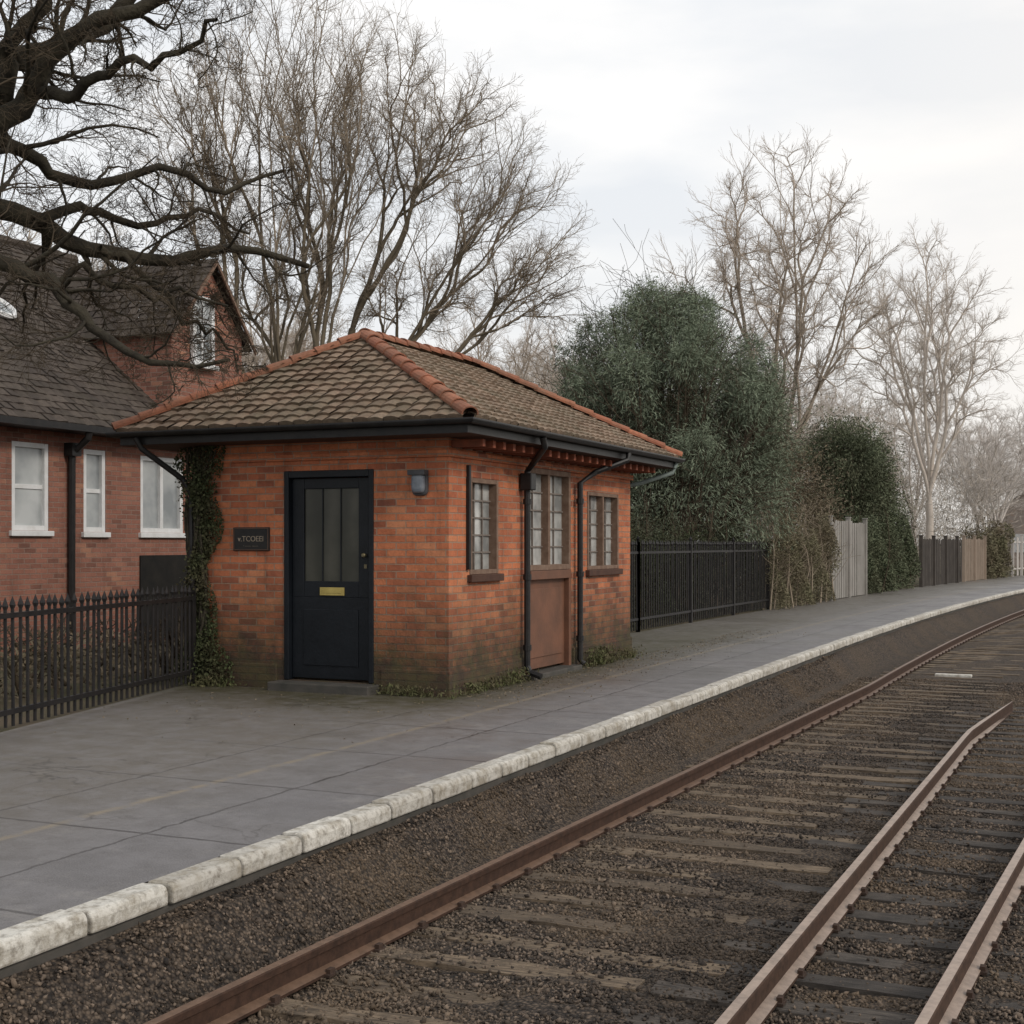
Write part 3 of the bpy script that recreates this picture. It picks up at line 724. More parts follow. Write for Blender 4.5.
# roof geometry
E = dict(x0=-9.33, x1=-5.30, y0=10.90, y1=17.30); ZE = 2.60
P1 = Vector((-7.45, 12.72, 3.70)); P2 = Vector((-7.40, 15.45, 3.72))
A = Vector((E['x0'], E['y0'], ZE)); B = Vector((E['x1'], E['y0'], ZE)); Cc = Vector((E['x1'], E['y1'], ZE)); D = Vector((E['x0'], E['y1'], ZE))
mb = MB()
for q in ((A, B, P1), (B, Cc, P2, P1), (Cc, D, P2), (D, A, P1, P2)): mb.quad(*[v-Vector((0, 0, 0.03)) for v in q])
mb.quad(*[v-Vector((0, 0, 0.14)) for v in (A, B, Cc, D)])
RF = mb.obj('roof', M['soffit'], S)
tv = []; tf = []
def slope(e0, e1, r0, r1, row=0.150, tw=0.165, seed=1, prof_h=0.018, lip=0.034, jit=0.7, stag=0.0):
    rr = random.Random(seed)
    s = (e1-e0); L = s.length; s.normalize(); mid = r0-e0; n = s.cross(mid).normalized()
    if n.z < 0: n = -n
    up = n.cross(s).normalized()
    if up.z < 0: up = -up
    T = (r0-e0).dot(up); s0 = (r0-e0).dot(s); s1 = (r1-e0).dot(s)
    rows = int(T/row)+1
    for i in range(rows):
        t0 = i*T/rows-0.02; t1 = (i+1)*T/rows+0.02; tm = (i+0.35)/rows
        lo = s0*tm-0.02; hi = L+(s1-L)*tm+0.02
        x = -0.3+(tw*stag if i % 2 else 0)+rr.uniform(-0.006, 0.006)
        while x < hi:
            a, b = max(x, lo), min(x+tw-0.005, hi)
            if b-a > 0.02:
                lift = rr.uniform(-0.005, 0.008)*jit; sk = rr.uniform(-0.010, 0.010)*jit; tl = rr.uniform(-0.005, 0.005)*jit
                bi = len(tv)
                for (tt, hh) in ((t0+sk, lip+lift), (t1, 0.006)):
                    for k in range(5):
                        xx = a+(b-a)*k/4; ph = prof_h*math.sin(math.pi*min(max((xx-x)/tw, 0), 1)) + tl*(k-2)
                        tv.append(tuple(e0+s*xx+up*tt+n*(hh+ph)))
                for k in range(5):
                    xx = a+(b-a)*k/4; tv.append(tuple(e0+s*xx+up*(t0+sk)+n*(0.0)))
                for k in range(4):
                    tf.append((bi+k, bi+k+1, bi+5+k+1, bi+5+k)); tf.append((bi+k, bi+k+1, bi+10+k+1, bi+10+k))
            x += tw
slope(A, B, P1, P1, seed=1); slope(B, Cc, P1, P2, seed=2); slope(Cc, D, P2, P2, seed=3); slope(D, A, P2, P1, seed=4)
mb = MB(); mb.v = tv; mb.f = tf; mb.obj('roof_tiles', M['tile'], RF)
mb = MB()
def caps(p, q, r=0.078, seg=0.27):
    d = q-p; n = max(1, int(d.length/seg)); d.normalize(); side = d.cross(Vector((0, 0, 1))).normalized(); up = side.cross(d).normalized(); st = (q-p).length/n
    for i in range(n):
        jz = random.uniform(-0.004, 0.006)
        a = p+d*(i*st-0.02); b = p+d*((i+1)*st+0.02); bi = len(mb.v)
        for (pt, rr, oz) in ((a, r*1.10, 0.014+jz), (b, r*0.97, 0.0+jz)):
            for k in range(9):
                th = math.radians(-15+210*k/8); mb.v.append(tuple(pt+side*math.cos(th)*rr+up*(math.sin(th)*rr*0.75+oz)))
            for k in range(9):
                th = math.radians(-15+210*k/8); r3 = rr-0.016; mb.v.append(tuple(pt+side*math.cos(th)*r3+up*(math.sin(th)*r3*0.75+oz)))
        for k in range(8):
            mb.f.append((bi+k, bi+k+1, bi+18+k+1, bi+18+k)); mb.f.append((bi+k, bi+k+1, bi+9+k+1, bi+9+k))
        mb.f.append((bi+8, bi+17, bi+35, bi+26)); mb.f.append((bi, bi+9, bi+27, bi+18))
for a, b in ((A, P1), (B, P1), (Cc, P2), (D, P2), (P1, P2)): caps(a+Vector((0, 0, 0.03)), b+Vector((0, 0, 0.03)))
mb.obj('ridge_tiles', M['ridge'], RF)
mb = MB()
mb.box(E['x0']+0.03, E['x1']-0.03, E['y0']+0.03, E['y0']+0.055, 2.46, 2.565); mb.box(E['x0']+0.03, E['x1']-0.03, E['y1']-0.055, E['y1']-0.03, 2.46, 2.565)
mb.box(E['x0']+0.03, E['x0']+0.055, E['y0']+0.056, E['y1']-0.056, 2.46, 2.565); mb.box(E['x1']-0.055, E['x1']-0.03, E['y0']+0.056, E['y1']-0.056, 2.46, 2.565)
mb.obj('fascia', M['black'], RF)
mb = MB()
g = 0.048; gx0, gx1, gy0, gy1 = E['x0']-0.03, E['x1']+0.03, E['y0']-0.03, E['y1']+0.03
def gut(p, q, out):
    bi = len(mb.v); out = Vector(out)
    d = (Vector(q)-Vector(p)).normalized()
    for pt, sg in ((Vector(p), -1), (Vector(q), 1)):
        for gr in (g, g-0.008):
            for k in range(9):
                th = math.pi*k/8; off = math.cos(th)*gr
                pp = pt+out*off+d*sg*off; pp.z -= math.sin(th)*gr*1.1
                mb.v.append(tuple(pp))
    for k in range(8):
        mb.f.append((bi+k, bi+k+1, bi+18+k+1, bi+18+k)); mb.f.append((bi+9+k, bi+9+k+1, bi+27+k+1, bi+27+k))
    mb.f.append((bi, bi+9, bi+27, bi+18)); mb.f.append((bi+8, bi+17, bi+35, bi+26))
zg = 2.59
gut((gx0, gy0, zg), (gx1, gy0, zg), (0, -1, 0)); gut((gx1, gy0, zg), (gx1, gy1, zg), (1, 0, 0)); gut((gx1, gy1, zg), (gx0, gy1, zg), (0, 1, 0)); gut((gx0, gy1, zg), (gx0, gy0, zg), (-1, 0, 0))
mb.obj('gutter', M['black'], RF, smooth=True)
yy = YF+0.05
while yy < YB:
    MB().box(XW+0.002, E['x1']-0.10, yy, yy+0.06, 2.37, 2.442).obj('rafter_end', M['rafter'], RF, bevel=0.004); yy += 0.235
mb = MB(); mb.box(XW, XW+0.035, YF-0.035, YB+0.03, 2.28, 2.345); mb.box(XL-0.03, XW-0.001, YF-0.035, YF, 2.28, 2.345); mb.obj('corbel', M['brick'], S, bevel=0.004)
def pipe(pts, mat, r=0.036, brackets=()):
    mb = MB(); mb.tube(pts, r, 10)
    for p in brackets: mb.tube([(p[0], p[1], p[2]-0.03), (p[0], p[1], p[2]+0.03)], r+0.012, 10)
    return mb.obj('downpipe', mat, S)
xo = XW+0.075
pipe([(gx1, 12.55, 2.53), (gx1, 12.60, 2.44), (xo+0.12, 12.95, 2.31), (xo, 13.05, 2.22), (xo, 13.05, 0.16), (xo+0.03, 13.05, 0.09), (xo+0.16, 13.06, 0.045)], M['black'], 0.034, [(xo, 13.05, 1.9), (xo, 13.05, 1.1), (xo, 13.05, 0.35)])
pipe([(gx1, 15.2, 2.53), (gx1, 15.15, 2.45), (xo+0.1, 14.85, 2.30), (xo, 14.60, 2.16), (xo, 14.60, 0.10), (xo+0.05, 14.6, 0.05)], M['black'], 0.034, [(xo, 14.60, 1.95), (xo, 14.60, 1.1), (xo, 14.60, 0.35)])
pipe([(gx1-0.04, 17.25, 2.53), (gx1-0.08, 17.2, 2.40), (XW+0.02, 16.9, 2.25), (XW-0.25, 16.68, 2.18), (XW-0.25, 16.68, 0.03)], M['verdigris'], 0.030)
MB().pbox(PX, 12.98, 13.12, 2.02, 2.2, 0.02, 0.15).obj('hopper_head', M['black'], S, bevel=0.01)
MB().pbox(PX, 11.72, 11.765, 1.2, 2.22, 0.002, 0.04).obj('cable_cover', M['black'], S, bevel=0.006)
pipe([(gx0+0.3, gy0, 2.53), (gx0+0.34, gy0+0.05, 2.42), (-8.76, 11.25, 2.12), (-8.68, 11.29, 1.95), (-8.68, 11.29, 0.05)], M['black'], 0.03)
# boxy bulkhead lamp with rounded corners
ux, vz = -6.03, 2.03
def sup(th, a_, b_, p=0.5):
    cs, sn = math.cos(th), math.sin(th)
    return math.copysign(abs(cs)**p, cs)*a_, math.copysign(abs(sn)**p, sn)*b_
def dome(mb, prof_, zs=1.4, seg=24):
    bi = len(mb.v)
    for (rr_, nn) in prof_:
        for k in range(seg):
            du, dv = sup(2*math.pi*k/seg, rr_, rr_*zs); mb.v.append(PF(ux+du, vz+dv, nn))
    for i in range(len(prof_)-1):
        for k in range(seg): mb.f.append((bi+i*seg+k, bi+i*seg+(k+1) % seg, bi+(i+1)*seg+(k+1) % seg, bi+(i+1)*seg+k))
    mb.f.append(tuple(bi+k for k in range(seg))); mb.f.append(tuple(bi+(len(prof_)-1)*seg+k for k in range(seg)))
mb = MB(); dome(mb, [(0.084, 0.0), (0.086, 0.03), (0.080, 0.045), (0.070, 0.047)])
mb.pbox(PF, ux-0.092, ux+0.092, vz+0.075, vz+0.125, 0.02, 0.115)
lo = mb.obj('wall_lamp', M['lampgrey'], S, bevel=0.006)
mb = MB(); dome(mb, [(0.069, 0.045), (0.067, 0.075), (0.058, 0.092), (0.040, 0.099)]); mb.obj('lamp_glass', M['lampglass'], lo, smooth=False, bevel=0.004)
mb = MB(); mb.pbox(PF, -8.19, -7.75, 1.38, 1.62, 0, 0.022); pl = mb.obj('plaque', M['black'], S, bevel=0.006)
M['letter'] = noisy('dull_cream_letter', (0.36, 0.30, 0.23), (0.16, 0.13, 0.10), 25, 0.6, 0.05)
M['plaque_rim'] = noisy('dark_bronze_rim', (0.08, 0.045, 0.03), (0.13, 0.075, 0.05), 10, 0.5, 0.05)
mb = MB()
for (a, b, d, e) in ((-8.18, -7.76, 1.605, 1.612), (-8.18, -7.76, 1.388, 1.395), (-8.18, -8.173, 1.396, 1.604), (-7.767, -7.76, 1.396, 1.604)): mb.pbox(PF, a, b, d, e, 0.0225, 0.026)
mb.obj('plaque_rim', M['plaque_rim'], pl)
for txt, size, vz_ in (('v.TCOEEI', 0.078, 1.50), ('· ——  ——', 0.035, 1.43)):
    cu = bpy.data.curves.new('txt', 'FONT'); cu.body = txt; cu.size = size; cu.align_x = 'CENTER'; cu.align_y = 'CENTER'; cu.extrude = 0.002
    to = bpy.data.objects.new('txt', cu); COL.objects.link(to); bpy.context.view_layer.update()
    me = bpy.data.meshes.new_from_object(to.evaluated_get(bpy.context.evaluated_depsgraph_get())); bpy.data.objects.remove(to)
    me.transform(Matrix.Translation((-7.97, YF-0.025, vz_))@Matrix.Rotation(math.pi/2, 4, 'X')); me.materials.clear(); me.materials.append(M['letter'])
    reg(bpy.data.objects.new('lettering', me), pl)

# ------------------------------------------------------------------ ivy & weeds
def cards(name, C, D, ln, wd, mat, parent=None, **kw):
    V, F = leaf_quads(C, D, ln, wd); return reg(bpy.data.objects.new(name, fastmesh(name, V, F, mat)), parent, **kw)
iv = empty('ivy', (-8.64, 11.25, 0), label='dark climbing ivy on the corner of the brick building', cat='ivy')
n = 12500
z = rng.random(n)**0.95*2.46; w = 0.15+0.04*np.sin(z*4.1)+0.03*np.sin(z*9)+np.where(z > 2.1, (z-2.1)*0.3, 0)+np.where(z < 0.4, (0.4-z)*0.35, 0)
X = -8.60+0.03*np.sin(z*5)+np.clip(rng.normal(size=n), -1.5, 1.9)*w*0.75; Y = 11.32-np.abs(rng.normal(size=n))*0.05*(1+0.6*np.sin(z*7))
Y = np.where(X < -8.64, Y+rng.random(n)*0.2, Y)
cards('ivy_leaves', np.stack([X, Y, z], 1), rng.normal(size=(n, 3))*[1, 0.5, 1]+[0, -0.3, -0.4], rng.uniform(0.018, 0.045, n), rng.uniform(0.014, 0.034, n), M['leaf_ivy'], iv)
st = [resample([(-8.62+rng.normal()*0.05, 11.31, 0), (-8.64+rng.normal()*0.08, 11.29, 0.9), (-8.60+rng.normal()*0.08, 11.29, 1.7), (-8.60+rng.normal()*0.12, 11.29, 2.4)], 12, 0.022, 0.008, 0.015) for _ in range(12)]
reg(bpy.data.objects.new('ivy_stem', tubes_mesh('ivy_stem', [(np.stack([s[0] for s in st]), np.stack([s[1] for s in st]), 6)], M['bark_dark'])), iv)
def weed(cx_, cy_, rx, ry, h, n):
    X = cx_+rng.normal(size=n)*rx*0.5; Y = cy_+rng.normal(size=n)*ry*0.5; z = rng.random(n)**1.6*h
    cards('weeds', np.stack([X, Y, z+0.01], 1), rng.normal(size=(n, 3))*0.6+[0, 0, 0.8], rng.uniform(0.02, 0.07, n), rng.uniform(0.006, 0.02, n), M['leaf_moss'],
          label='low green weeds growing at the foot of the wall', cat='weeds', group='weeds along the wall', kind='stuff')
for a in ((-6.15, 11.26, 0.35, 0.07, 0.09, 450), (-5.66, 12.0, 0.09, 0.8, 0.10, 700), (-5.66, 12.75, 0.08, 0.3, 0.14, 300), (-5.62, 15.2, 0.10, 0.5, 0.20, 900), (-5.62, 16.1, 0.1, 0.5, 0.12, 400),
          (-8.45, 11.2, 0.35, 0.12, 0.10, 500)): weed(*a)
n = 2200
Y = rng.uniform(6, 22, n); X = -5.6+np.abs(rng.normal(size=n))*0.4
X = np.where(Y < 11.3, -8.2+rng.random(n)*3.4, X); keep = ~((Y < 11.3) & (rng.random(n) > (Y/11.3)**7))
X, Y = X[keep], Y[keep]
D = rng.normal(size=(len(X), 3)); D[:, 2] *= 0.1
V, F = leaf_quads(np.stack([X, Y, np.full(len(X), 0.008)], 1), D, rng.uniform(0.010, 0.028, len(X)), rng.uniform(0.006, 0.018, len(X)))
reg(bpy.data.objects.new('leaf_litter', fastmesh('leaf_litter', V, F, M['leaf_brown'])), kind='stuff', label='small dead leaves scattered by the wall', cat='leaves')

# ------------------------------------------------------------------ fences
def railing(name, pts, h, spacing, mat, label, pr=0.011, rails=(0.14, 0.86), post_every=2.0, postr=0.028):
    e = empty(name, (pts[0][0], pts[0][1], 0), label=label, cat='fence')
    mbp = MB(); mbr = MB()
    for k in range(len(pts)-1):
        p = Vector((*pts[k], 0)); q = Vector((*pts[k+1], 0)); d = q-p; L = d.length; d.normalize(); n = int(L/spacing)
        for i in range(n):
            b = p+d*(i+0.5)*L/n; j = random.uniform(-0.010, 0.010); hh = h+random.uniform(-0.008, 0.008)
            mbp.tube([(b.x, b.y, 0.03), (b.x+j, b.y, hh-0.10), (b.x+j, b.y, hh-0.07), (b.x+j, b.y, hh)], [pr, pr, pr*1.8, 0.001], 6)
        for rz in rails:
            s = Vector((-d.y, d.x, 0))*0.02; z0, z1 = h*rz-0.02, h*rz+0.02; bi = len(mbr.v)
            for pt in (p, q):
                for o in ((-s.x, -s.y, z0), (s.x, s.y, z0), (s.x, s.y, z1), (-s.x, -s.y, z1)): mbr.v.append((pt.x+o[0], pt.y+o[1], o[2]))
            for j in range(4): mbr.f.append((bi+j, bi+(j+1) % 4, bi+4+(j+1) % 4, bi+4+j))
        m = max(1, int(L/post_every))
        for i in range(m+1):
            b = p+d*L*i/m; mb = MB(); mb.box(b.x-postr, b.x+postr, b.y-postr, b.y+postr, -0.03, h*0.98); mb.tube([(b.x, b.y, h*0.98), (b.x, b.y, h*0.98+0.05), (b.x, b.y, h*0.98+0.10)], [postr*0.6, postr*1.1, 0.003], 8)
            mb.obj('fence_post', mat, e, bevel=0.004)
    mbp.obj('pickets', mat, e); mbr.obj('fence_rail', mat, e)
railing('iron_fence', [(-7.72, 2.0), (-7.72, 7.5), (-8.60, 11.2)], 1.04, 0.105, M['iron'], 'black iron railing with pointed bars beside the platform', pr=0.014)
railing('iron_fence', [(-7.25, 16.9), (-7.12, 21.0), (-6.98, 29.6)], 1.52, 0.12, M['iron'], 'tall black iron railing with greenery behind it', pr=0.013, postr=0.03, post_every=2.6)

def board_fence(name, y0, y1, h, mat, label, w=0.15, base=-7.05, jit=1.0):
    e = empty(name, (base+c(y0), y0, 0), label=label, cat='fence')
    mb = MB(); y = y0; r = random.Random(int(y0*10))
    while y < y1-0.01:
        x = base+c(y); mb.box(x-0.012+r.uniform(-0.012, 0.012)*jit, x+0.012+r.uniform(-0.006, 0.006), y, y+w-0.018*jit, 0.02, h+r.uniform(-0.03, 0.03)*jit); y += w
    mb.obj('boards', mat, e)
    mb = MB()
    for z in (0.3, h-0.25):
        yy = y0
        while yy < y1-0.01:
            y2 = min(yy+2.0, y1); xa, xb = base+c(yy)-0.04, base+c(y2)-0.04; bi = len(mb.v)
            for X_, Y_ in ((xa, yy), (xb, y2)): mb.v += [(X_-0.02, Y_, z), (X_+0.02, Y_, z), (X_+0.02, Y_, z+0.07), (X_-0.02, Y_, z+0.07)]
            for j in range(4): mb.f.append((bi+j, bi+(j+1) % 4, bi+4+(j+1) % 4, bi+4+j))
            yy = y2
    mb.obj('fence_rail', mat, e)
    yy = y0
    while yy <= y1+0.01:
        x = base+c(yy); mb = MB(); mb.box(x-0.06, x+0.06, yy-0.06, yy+0.06, -0.03, h+0.10); mb.box(x-0.075, x+0.075, yy-0.075, yy+0.075, h+0.10, h+0.13); mb.obj('fence_post', mat, e, bevel=0.01); yy += 2.0
board_fence('panel_fence', 34.8, 38.8, 2.05, M['panel'], 'pale grey upright panel fence beside the hedge', w=0.25)
board_fence('timber_fence', 46.6, 53.4, 1.62, M['wood_dark'], 'dark stained timber board fence along the platform')
board_fence('timber_fence', 53.8, 58.0, 1.65, M['wood_tan'], 'weathered tan timber board fence along the platform')
board_fence('panel_wall', 63.5, 84.0, 1.75, M['render'], 'pale rendered panel wall far along the platform', w=1.0, jit=0.2)

def hedge(name, y0, y1, h, depth, n, mat, label, base=-7.2, ln=(0.06, 0.13), wd=(0.04, 0.09), stemmat=None, wild=1.0):
    Y = rng.uniform(y0, y1, n)
    top = h*(0.84+wild*(0.10*np.sin(Y*1.9)+0.09*np.sin(Y*5.3+1)+0.07*np.sin(Y*11)))
    z = rng.random(n)**0.75*top*np.where(rng.random(n) < 0.06, 1.22, 1.0)
    X = base-rng.random(n)**1.3*depth*(0.6+0.4*np.sin(Y*2.3+z*2))+0.14*np.sin(Y*3+z*4)
    X = X+np.array([c(y) for y in Y])
    D = rng.normal(size=(n, 3))*0.7+[0.5, 0, 0.1]
    root = empty(name, (base+c((y0+y1)/2)-depth/2, (y0+y1)/2, 0), label=label, cat='hedge')
    cards('hedge_leaves', np.stack([X, Y, z], 1), D, rng.uniform(*ln, n), rng.uniform(*wd, n), mat, root)
    st = []
    for k in range(int((y1-y0)*7)):
        y = rng.uniform(y0, y1); x = base-depth*rng.uniform(0.05, 0.9)+c(y); st.append(resample([(x, y, 0), (x+rng.normal()*0.1, y+rng.normal()*0.15, h*0.5), (x+rng.normal()*0.15, y+rng.normal()*0.3, h*rng.uniform(0.8, 1.15))], 6, 0.025, 0.006))
    P = np.stack([s[0] for s in st]); R = np.stack([s[1] for s in st]); P2, R2 = grow(P, R, 12, 0.2, 0.35, 0.8, 5, 0.2, (0, 0, 0.05), 0.5, 0.005)
    reg(bpy.data.objects.new('hedge_stems', tubes_mesh('hedge_stems', [(P, R, 5), (P2, R2, 3)], stemmat or M['twig_dark'])), root)
hedge('hedge', 17.5, 29.5, 2.0, 1.4, 38000, M['leaf_dark'], 'dark overgrown hedge behind the iron railing', base=-7.35, ln=(0.04, 0.09), wd=(0.012, 0.03))
hedge('ivy_hedge', 29.3, 34.7, 2.15, 0.9, 30000, M['leaf_olive'], 'ragged olive green ivy hedge along the platform', base=-6.85, ln=(0.04, 0.09), wd=(0.012, 0.03), stemmat=M['twig_mid'])
hedge('ivy_hedge', 39.0, 45.8, 2.3, 1.5, 24000, M['leaf_darkfar'], 'dark green ivy hedge beside the grey panels', base=-7.0, ln=(0.07, 0.13), wd=(0.02, 0.05))
hedge('hedge', 58.4, 63.2, 2.3, 1.5, 10000, M['leaf_olive'], 'green hedge at the end of the timber fence', base=-7.0, ln=(0.1, 0.18), wd=(0.03, 0.06))
hedge('garden_hedge', 4.0, 20.0, 0.6, 1.4, 9000, M['leaf_brown'], 'low brown scrub behind the black iron railing', base=-9.2, ln=(0.04, 0.09), wd=(0.015, 0.04))

# ------------------------------------------------------------------ evergreen & bushes
ev = [(0, 0, 4.1, 2.1, 2.0, 2.2), (-1.0, -0.3, 3.2, 1.6, 1.6, 1.8), (1.1, 0.1, 3.4, 1.6, 1.6, 1.9), (-0.3, -0.4, 5.1, 1.5, 1.4, 1.45), (0.75, 0.4, 4.9, 1.4, 1.3, 1.35),
      (-1.5, -0.6, 3.9, 1.0, 1.0, 1.3), (1.95, 0.4, 3.7, 0.95, 1.0, 1.4), (1.9, 0.2, 2.5, 1.0, 1.1, 1.3), (-1.4, -1.0, 2.3, 1.2, 1.2, 1.4), (0.1, -1.0, 2.4, 1.6, 1.2, 1.5), (0.0, 0.0, 5.9, 1.1, 1.1, 0.9)]
for k in range(34):
    th = rng.uniform(0, 2*np.pi); ph = rng.uniform(-0.5, 1.4)
    ev.append((2.4*math.cos(th)*math.cos(ph), 2.0*math.sin(th)*math.cos(ph), 3.8+2.8*math.sin(ph), rng.uniform(0.3, 0.6), rng.uniform(0.3, 0.6), rng.uniform(0.4, 0.7)))
ev = [(l[0]*math.cos(YAW)-l[1]*math.sin(YAW), l[0]*math.sin(YAW)+l[1]*math.cos(YAW), l[2], *l[3:]) for l in ev]
bush('evergreen_tree', (-8.85, 27.9, 0), ev, 160000, M['leaf_conifer'], 'large rounded grey green evergreen tree over the railing', cat='tree', twigs=1, twigmat=M['twig_dark'],
     shell=(0.45, 1.06), droop=0.5, outward=0.8, ln=(0.06, 0.20), wd=(0.009, 0.020), zmin=1.2, clump=0.15, clumps=140, stray=0.08)
bush('bush', (-8.6, 37.8, 0), [(0, 0, 2.8, 1.6, 1.9, 1.7), (-0.6, -1.0, 3.6, 1.4, 1.3, 1.3), (0.3, 1.0, 2.2, 1.2, 1.2, 1.5), (-1.2, -2.4, 2.7, 1.5, 1.4, 1.7), (-1.0, 0.8, 3.9, 1.2, 1.2, 1.2)], 32000, M['leaf_brown'], 'brown and green twiggy bush behind the hedge', shell=(0.3, 1.1), ln=(0.06, 0.18), wd=(0.012, 0.035), clump=0.3, twigs=6, twigmat=M['twig_mid'], stray=0.1)
bush('bush', (-7.65, 42.8, 0), [(0, 0, 3.3, 1.6, 1.5, 2.1), (0.3, -0.6, 4.2, 1.15, 1.1, 1.15), (0.4, 0.9, 2.8, 1.1, 1.2, 1.9), (0.6, 0.2, 1.6, 1.1, 1.5, 1.5), (-1.1, -0.6, 3.4, 1.2, 1.2, 1.4), (0.5, 0.9, 3.8, 0.9, 0.9, 1.1)], 70000, M['leaf_darkfar'], 'tall dark green ivy covered bush beside the platform', shell=(0.3, 1.05), ln=(0.06, 0.14), wd=(0.018, 0.04), clump=0.2, twigs=2, stray=0.06, droop=0.3)
bush('bush', (-8.3, 51.5, 0), [(0, 0, 2.4, 1.3, 1.8, 1.6), (-0.5, 1.2, 2.9, 1.2, 1.3, 1.3), (-0.3, -1.6, 2.7, 1.1, 1.2, 1.3)], 22000, M['leaf_darkfar'], 'olive green shrub behind the timber fence', shell=(0.3, 1.1), ln=(0.1, 0.2), wd=(0.025, 0.045), clump=0.3, twigs=4, twigmat=M['twig_mid'], stray=0.1)
bush('bush', (-11.6, 31.0, 0), [(0, 0, 2.6, 1.8, 1.8, 2.2), (-1.4, -1.2, 2.2, 1.5, 1.5, 1.8)], 14000, M['leaf_olive'], 'tangled olive brown bush beside the evergreen tree', shell=(0.3, 1.1), ln=(0.06, 0.18), wd=(0.015, 0.04), clump=0.3, twigs=6, twigmat=M['twig_mid'], stray=0.1)

# ------------------------------------------------------------------ bare trees
def stems_from(lists, k, jit=0.03):
    out = []
    for (pts, r0, r1, b0, b1) in lists:
        n = len(pts); ctrl = []
        for i, (a, zz) in enumerate(pts):
            f_ = i/(n-1); ctrl.append(loc3(a, b0+(b1-b0)*f_, zz))
        out.append(resample(ctrl, k, r0, r1, jit))
    return out
T0 = np.array([-9.95, 8.75, 0.0])
def gn(px, yy, f0=0.0089): return ((px+82)*f0, 1.45+(544-yy)*f0)
L = [([(0, 0), (-0.05, 1.4), (0.05, 2.8), (0.15, 3.8), (0.35, 4.9), (0.5, 6.2), (0.6, 7.4)], 0.30, 0.10, 0, 0.3),
     ([gn(-75, 320), gn(-30, 230), gn(0, 165), gn(35, 118), gn(62, 92), gn(95, 52), gn(160, 22), gn(250, -25)], 0.16, 0.05, 0, -0.4),
     ([gn(-70, 250), gn(-10, 195), gn(50, 215), gn(110, 238), gn(180, 243), gn(250, 225), gn(320, 245)], 0.13, 0.025, 0, 0.8),
     ([gn(-60, 150), gn(0, 60), gn(50, 35), gn(110, 0), gn(170, -60)], 0.14, 0.06, 0, 0.5),
     ([gn(-72, 330), gn(0, 262), gn(60, 275), gn(105, 312), gn(140, 345), gn(200, 368), gn(260, 372)], 0.10, 0.016, 0, -0.6),
     ([gn(20, 130), gn(55, 158), gn(100, 170), gn(170, 150), gn(230, 165), gn(290, 140)], 0.075, 0.015, -0.1, 0.9),
     ([gn(60, 92), gn(110, 105), gn(160, 85), gn(220, 95), gn(270, 60)], 0.07, 0.015, -0.2, -1.2),
     ([gn(-60, 120), gn(20, 100), gn(40, 50), gn(90, -10), gn(120, -90)], 0.11, 0.04, 0, -0.5),
     ([gn(-75, 200), gn(-160, 120), gn(-240, 60), gn(-330, 40)], 0.15, 0.04, 0, 0.8),
     ([gn(-75, 250), gn(-170, 230), gn(-280, 190)], 0.12, 0.03, 0, -0.9),
     ([gn(50, 215), gn(90, 190), gn(140, 200), gn(200, 180), gn(240, 200)], 0.06, 0.012, 0.1, 1.4),
     ([gn(110, 238), gn(150, 262), gn(185, 300), gn(215, 318), gn(240, 350)], 0.04, 0.01, 0.3, 1.0),
     ([gn(60, 275), gn(110, 268), gn(160, 290), gn(200, 280), gn(235, 300)], 0.04, 0.01, 0.0, 0.6)]
make_tree('gnarled_tree', tuple(T0), stems_from(L, 16, 0.03),
          [dict(m=10, tmin=0.25, ratio=0.36, ang=0.95, k=9, wander=0.28, trop=(0, 0, 0.02), rratio=0.38, rmin=0.007),
           dict(m=8, tmin=0.15, ratio=0.5, ang=0.85, k=7, wander=0.22, trop=(0, 0, 0.02), rratio=0.45, rmin=0.0035, lcap=1.3),
           dict(m=7, tmin=0.15, ratio=0.6, ang=0.75, k=5, wander=0.18, trop=(0, 0, 0.0), rratio=0.55, rmin=0.0024, lcap=0.8),
           dict(m=4, tmin=0.2, ratio=0.6, ang=0.7, k=4, wander=0.15, trop=(0, 0, 0.0), rratio=0.6, rmin=0.0018, lcap=0.5)],
          M['bark_dark'], M['twig_dark'], 2, label='gnarled dark bare tree with twisting limbs behind the railing', loosesides=(10, 6, 4, 3, 3))

def lobe(px, yy, rx, rz, b=0.0, rd=None, f0=0.0209):
    p = loc3((px-310)*f0, b, 1.45+(544-yy)*f0); rx *= f0; rz *= f0; rd = rd or rx
    return (p[0], p[1], p[2], rx*0.9+rd*0.1, rx*0.1+rd*0.9, rz)
lb = [lobe(290, 90, 110, 140), lobe(370, 115, 105, 125, 0.4), lobe(450, 155, 90, 95, -0.4), lobe(520, 215, 78, 80, 0.2), lobe(545, 285, 55, 50, -0.3), lobe(235, 225, 75, 110, 0.3), lobe(195, 120, 65, 100, -0.5), lobe(430, 285, 85, 50, 0.5), lobe(330, 270, 80, 70, 0.2)]
crown_tree('bare_tree', (-15.3, 23.9, 0), (0, 0, 0), (0.05, 0.0, 1.7), lb, 1500, M['bark_mid'], M['twig_mid'], 'wide spreading bare tree with many forking limbs behind the buildings',
           tip_r=0.0075, expo=0.425, frac=(0.30, 0.46), wig=0.11, split_n=14, lift=0.3, tw=((4, 0.75), (3, 0.65)), first=9, twl=0.62, twr=0.60, twa=0.75)

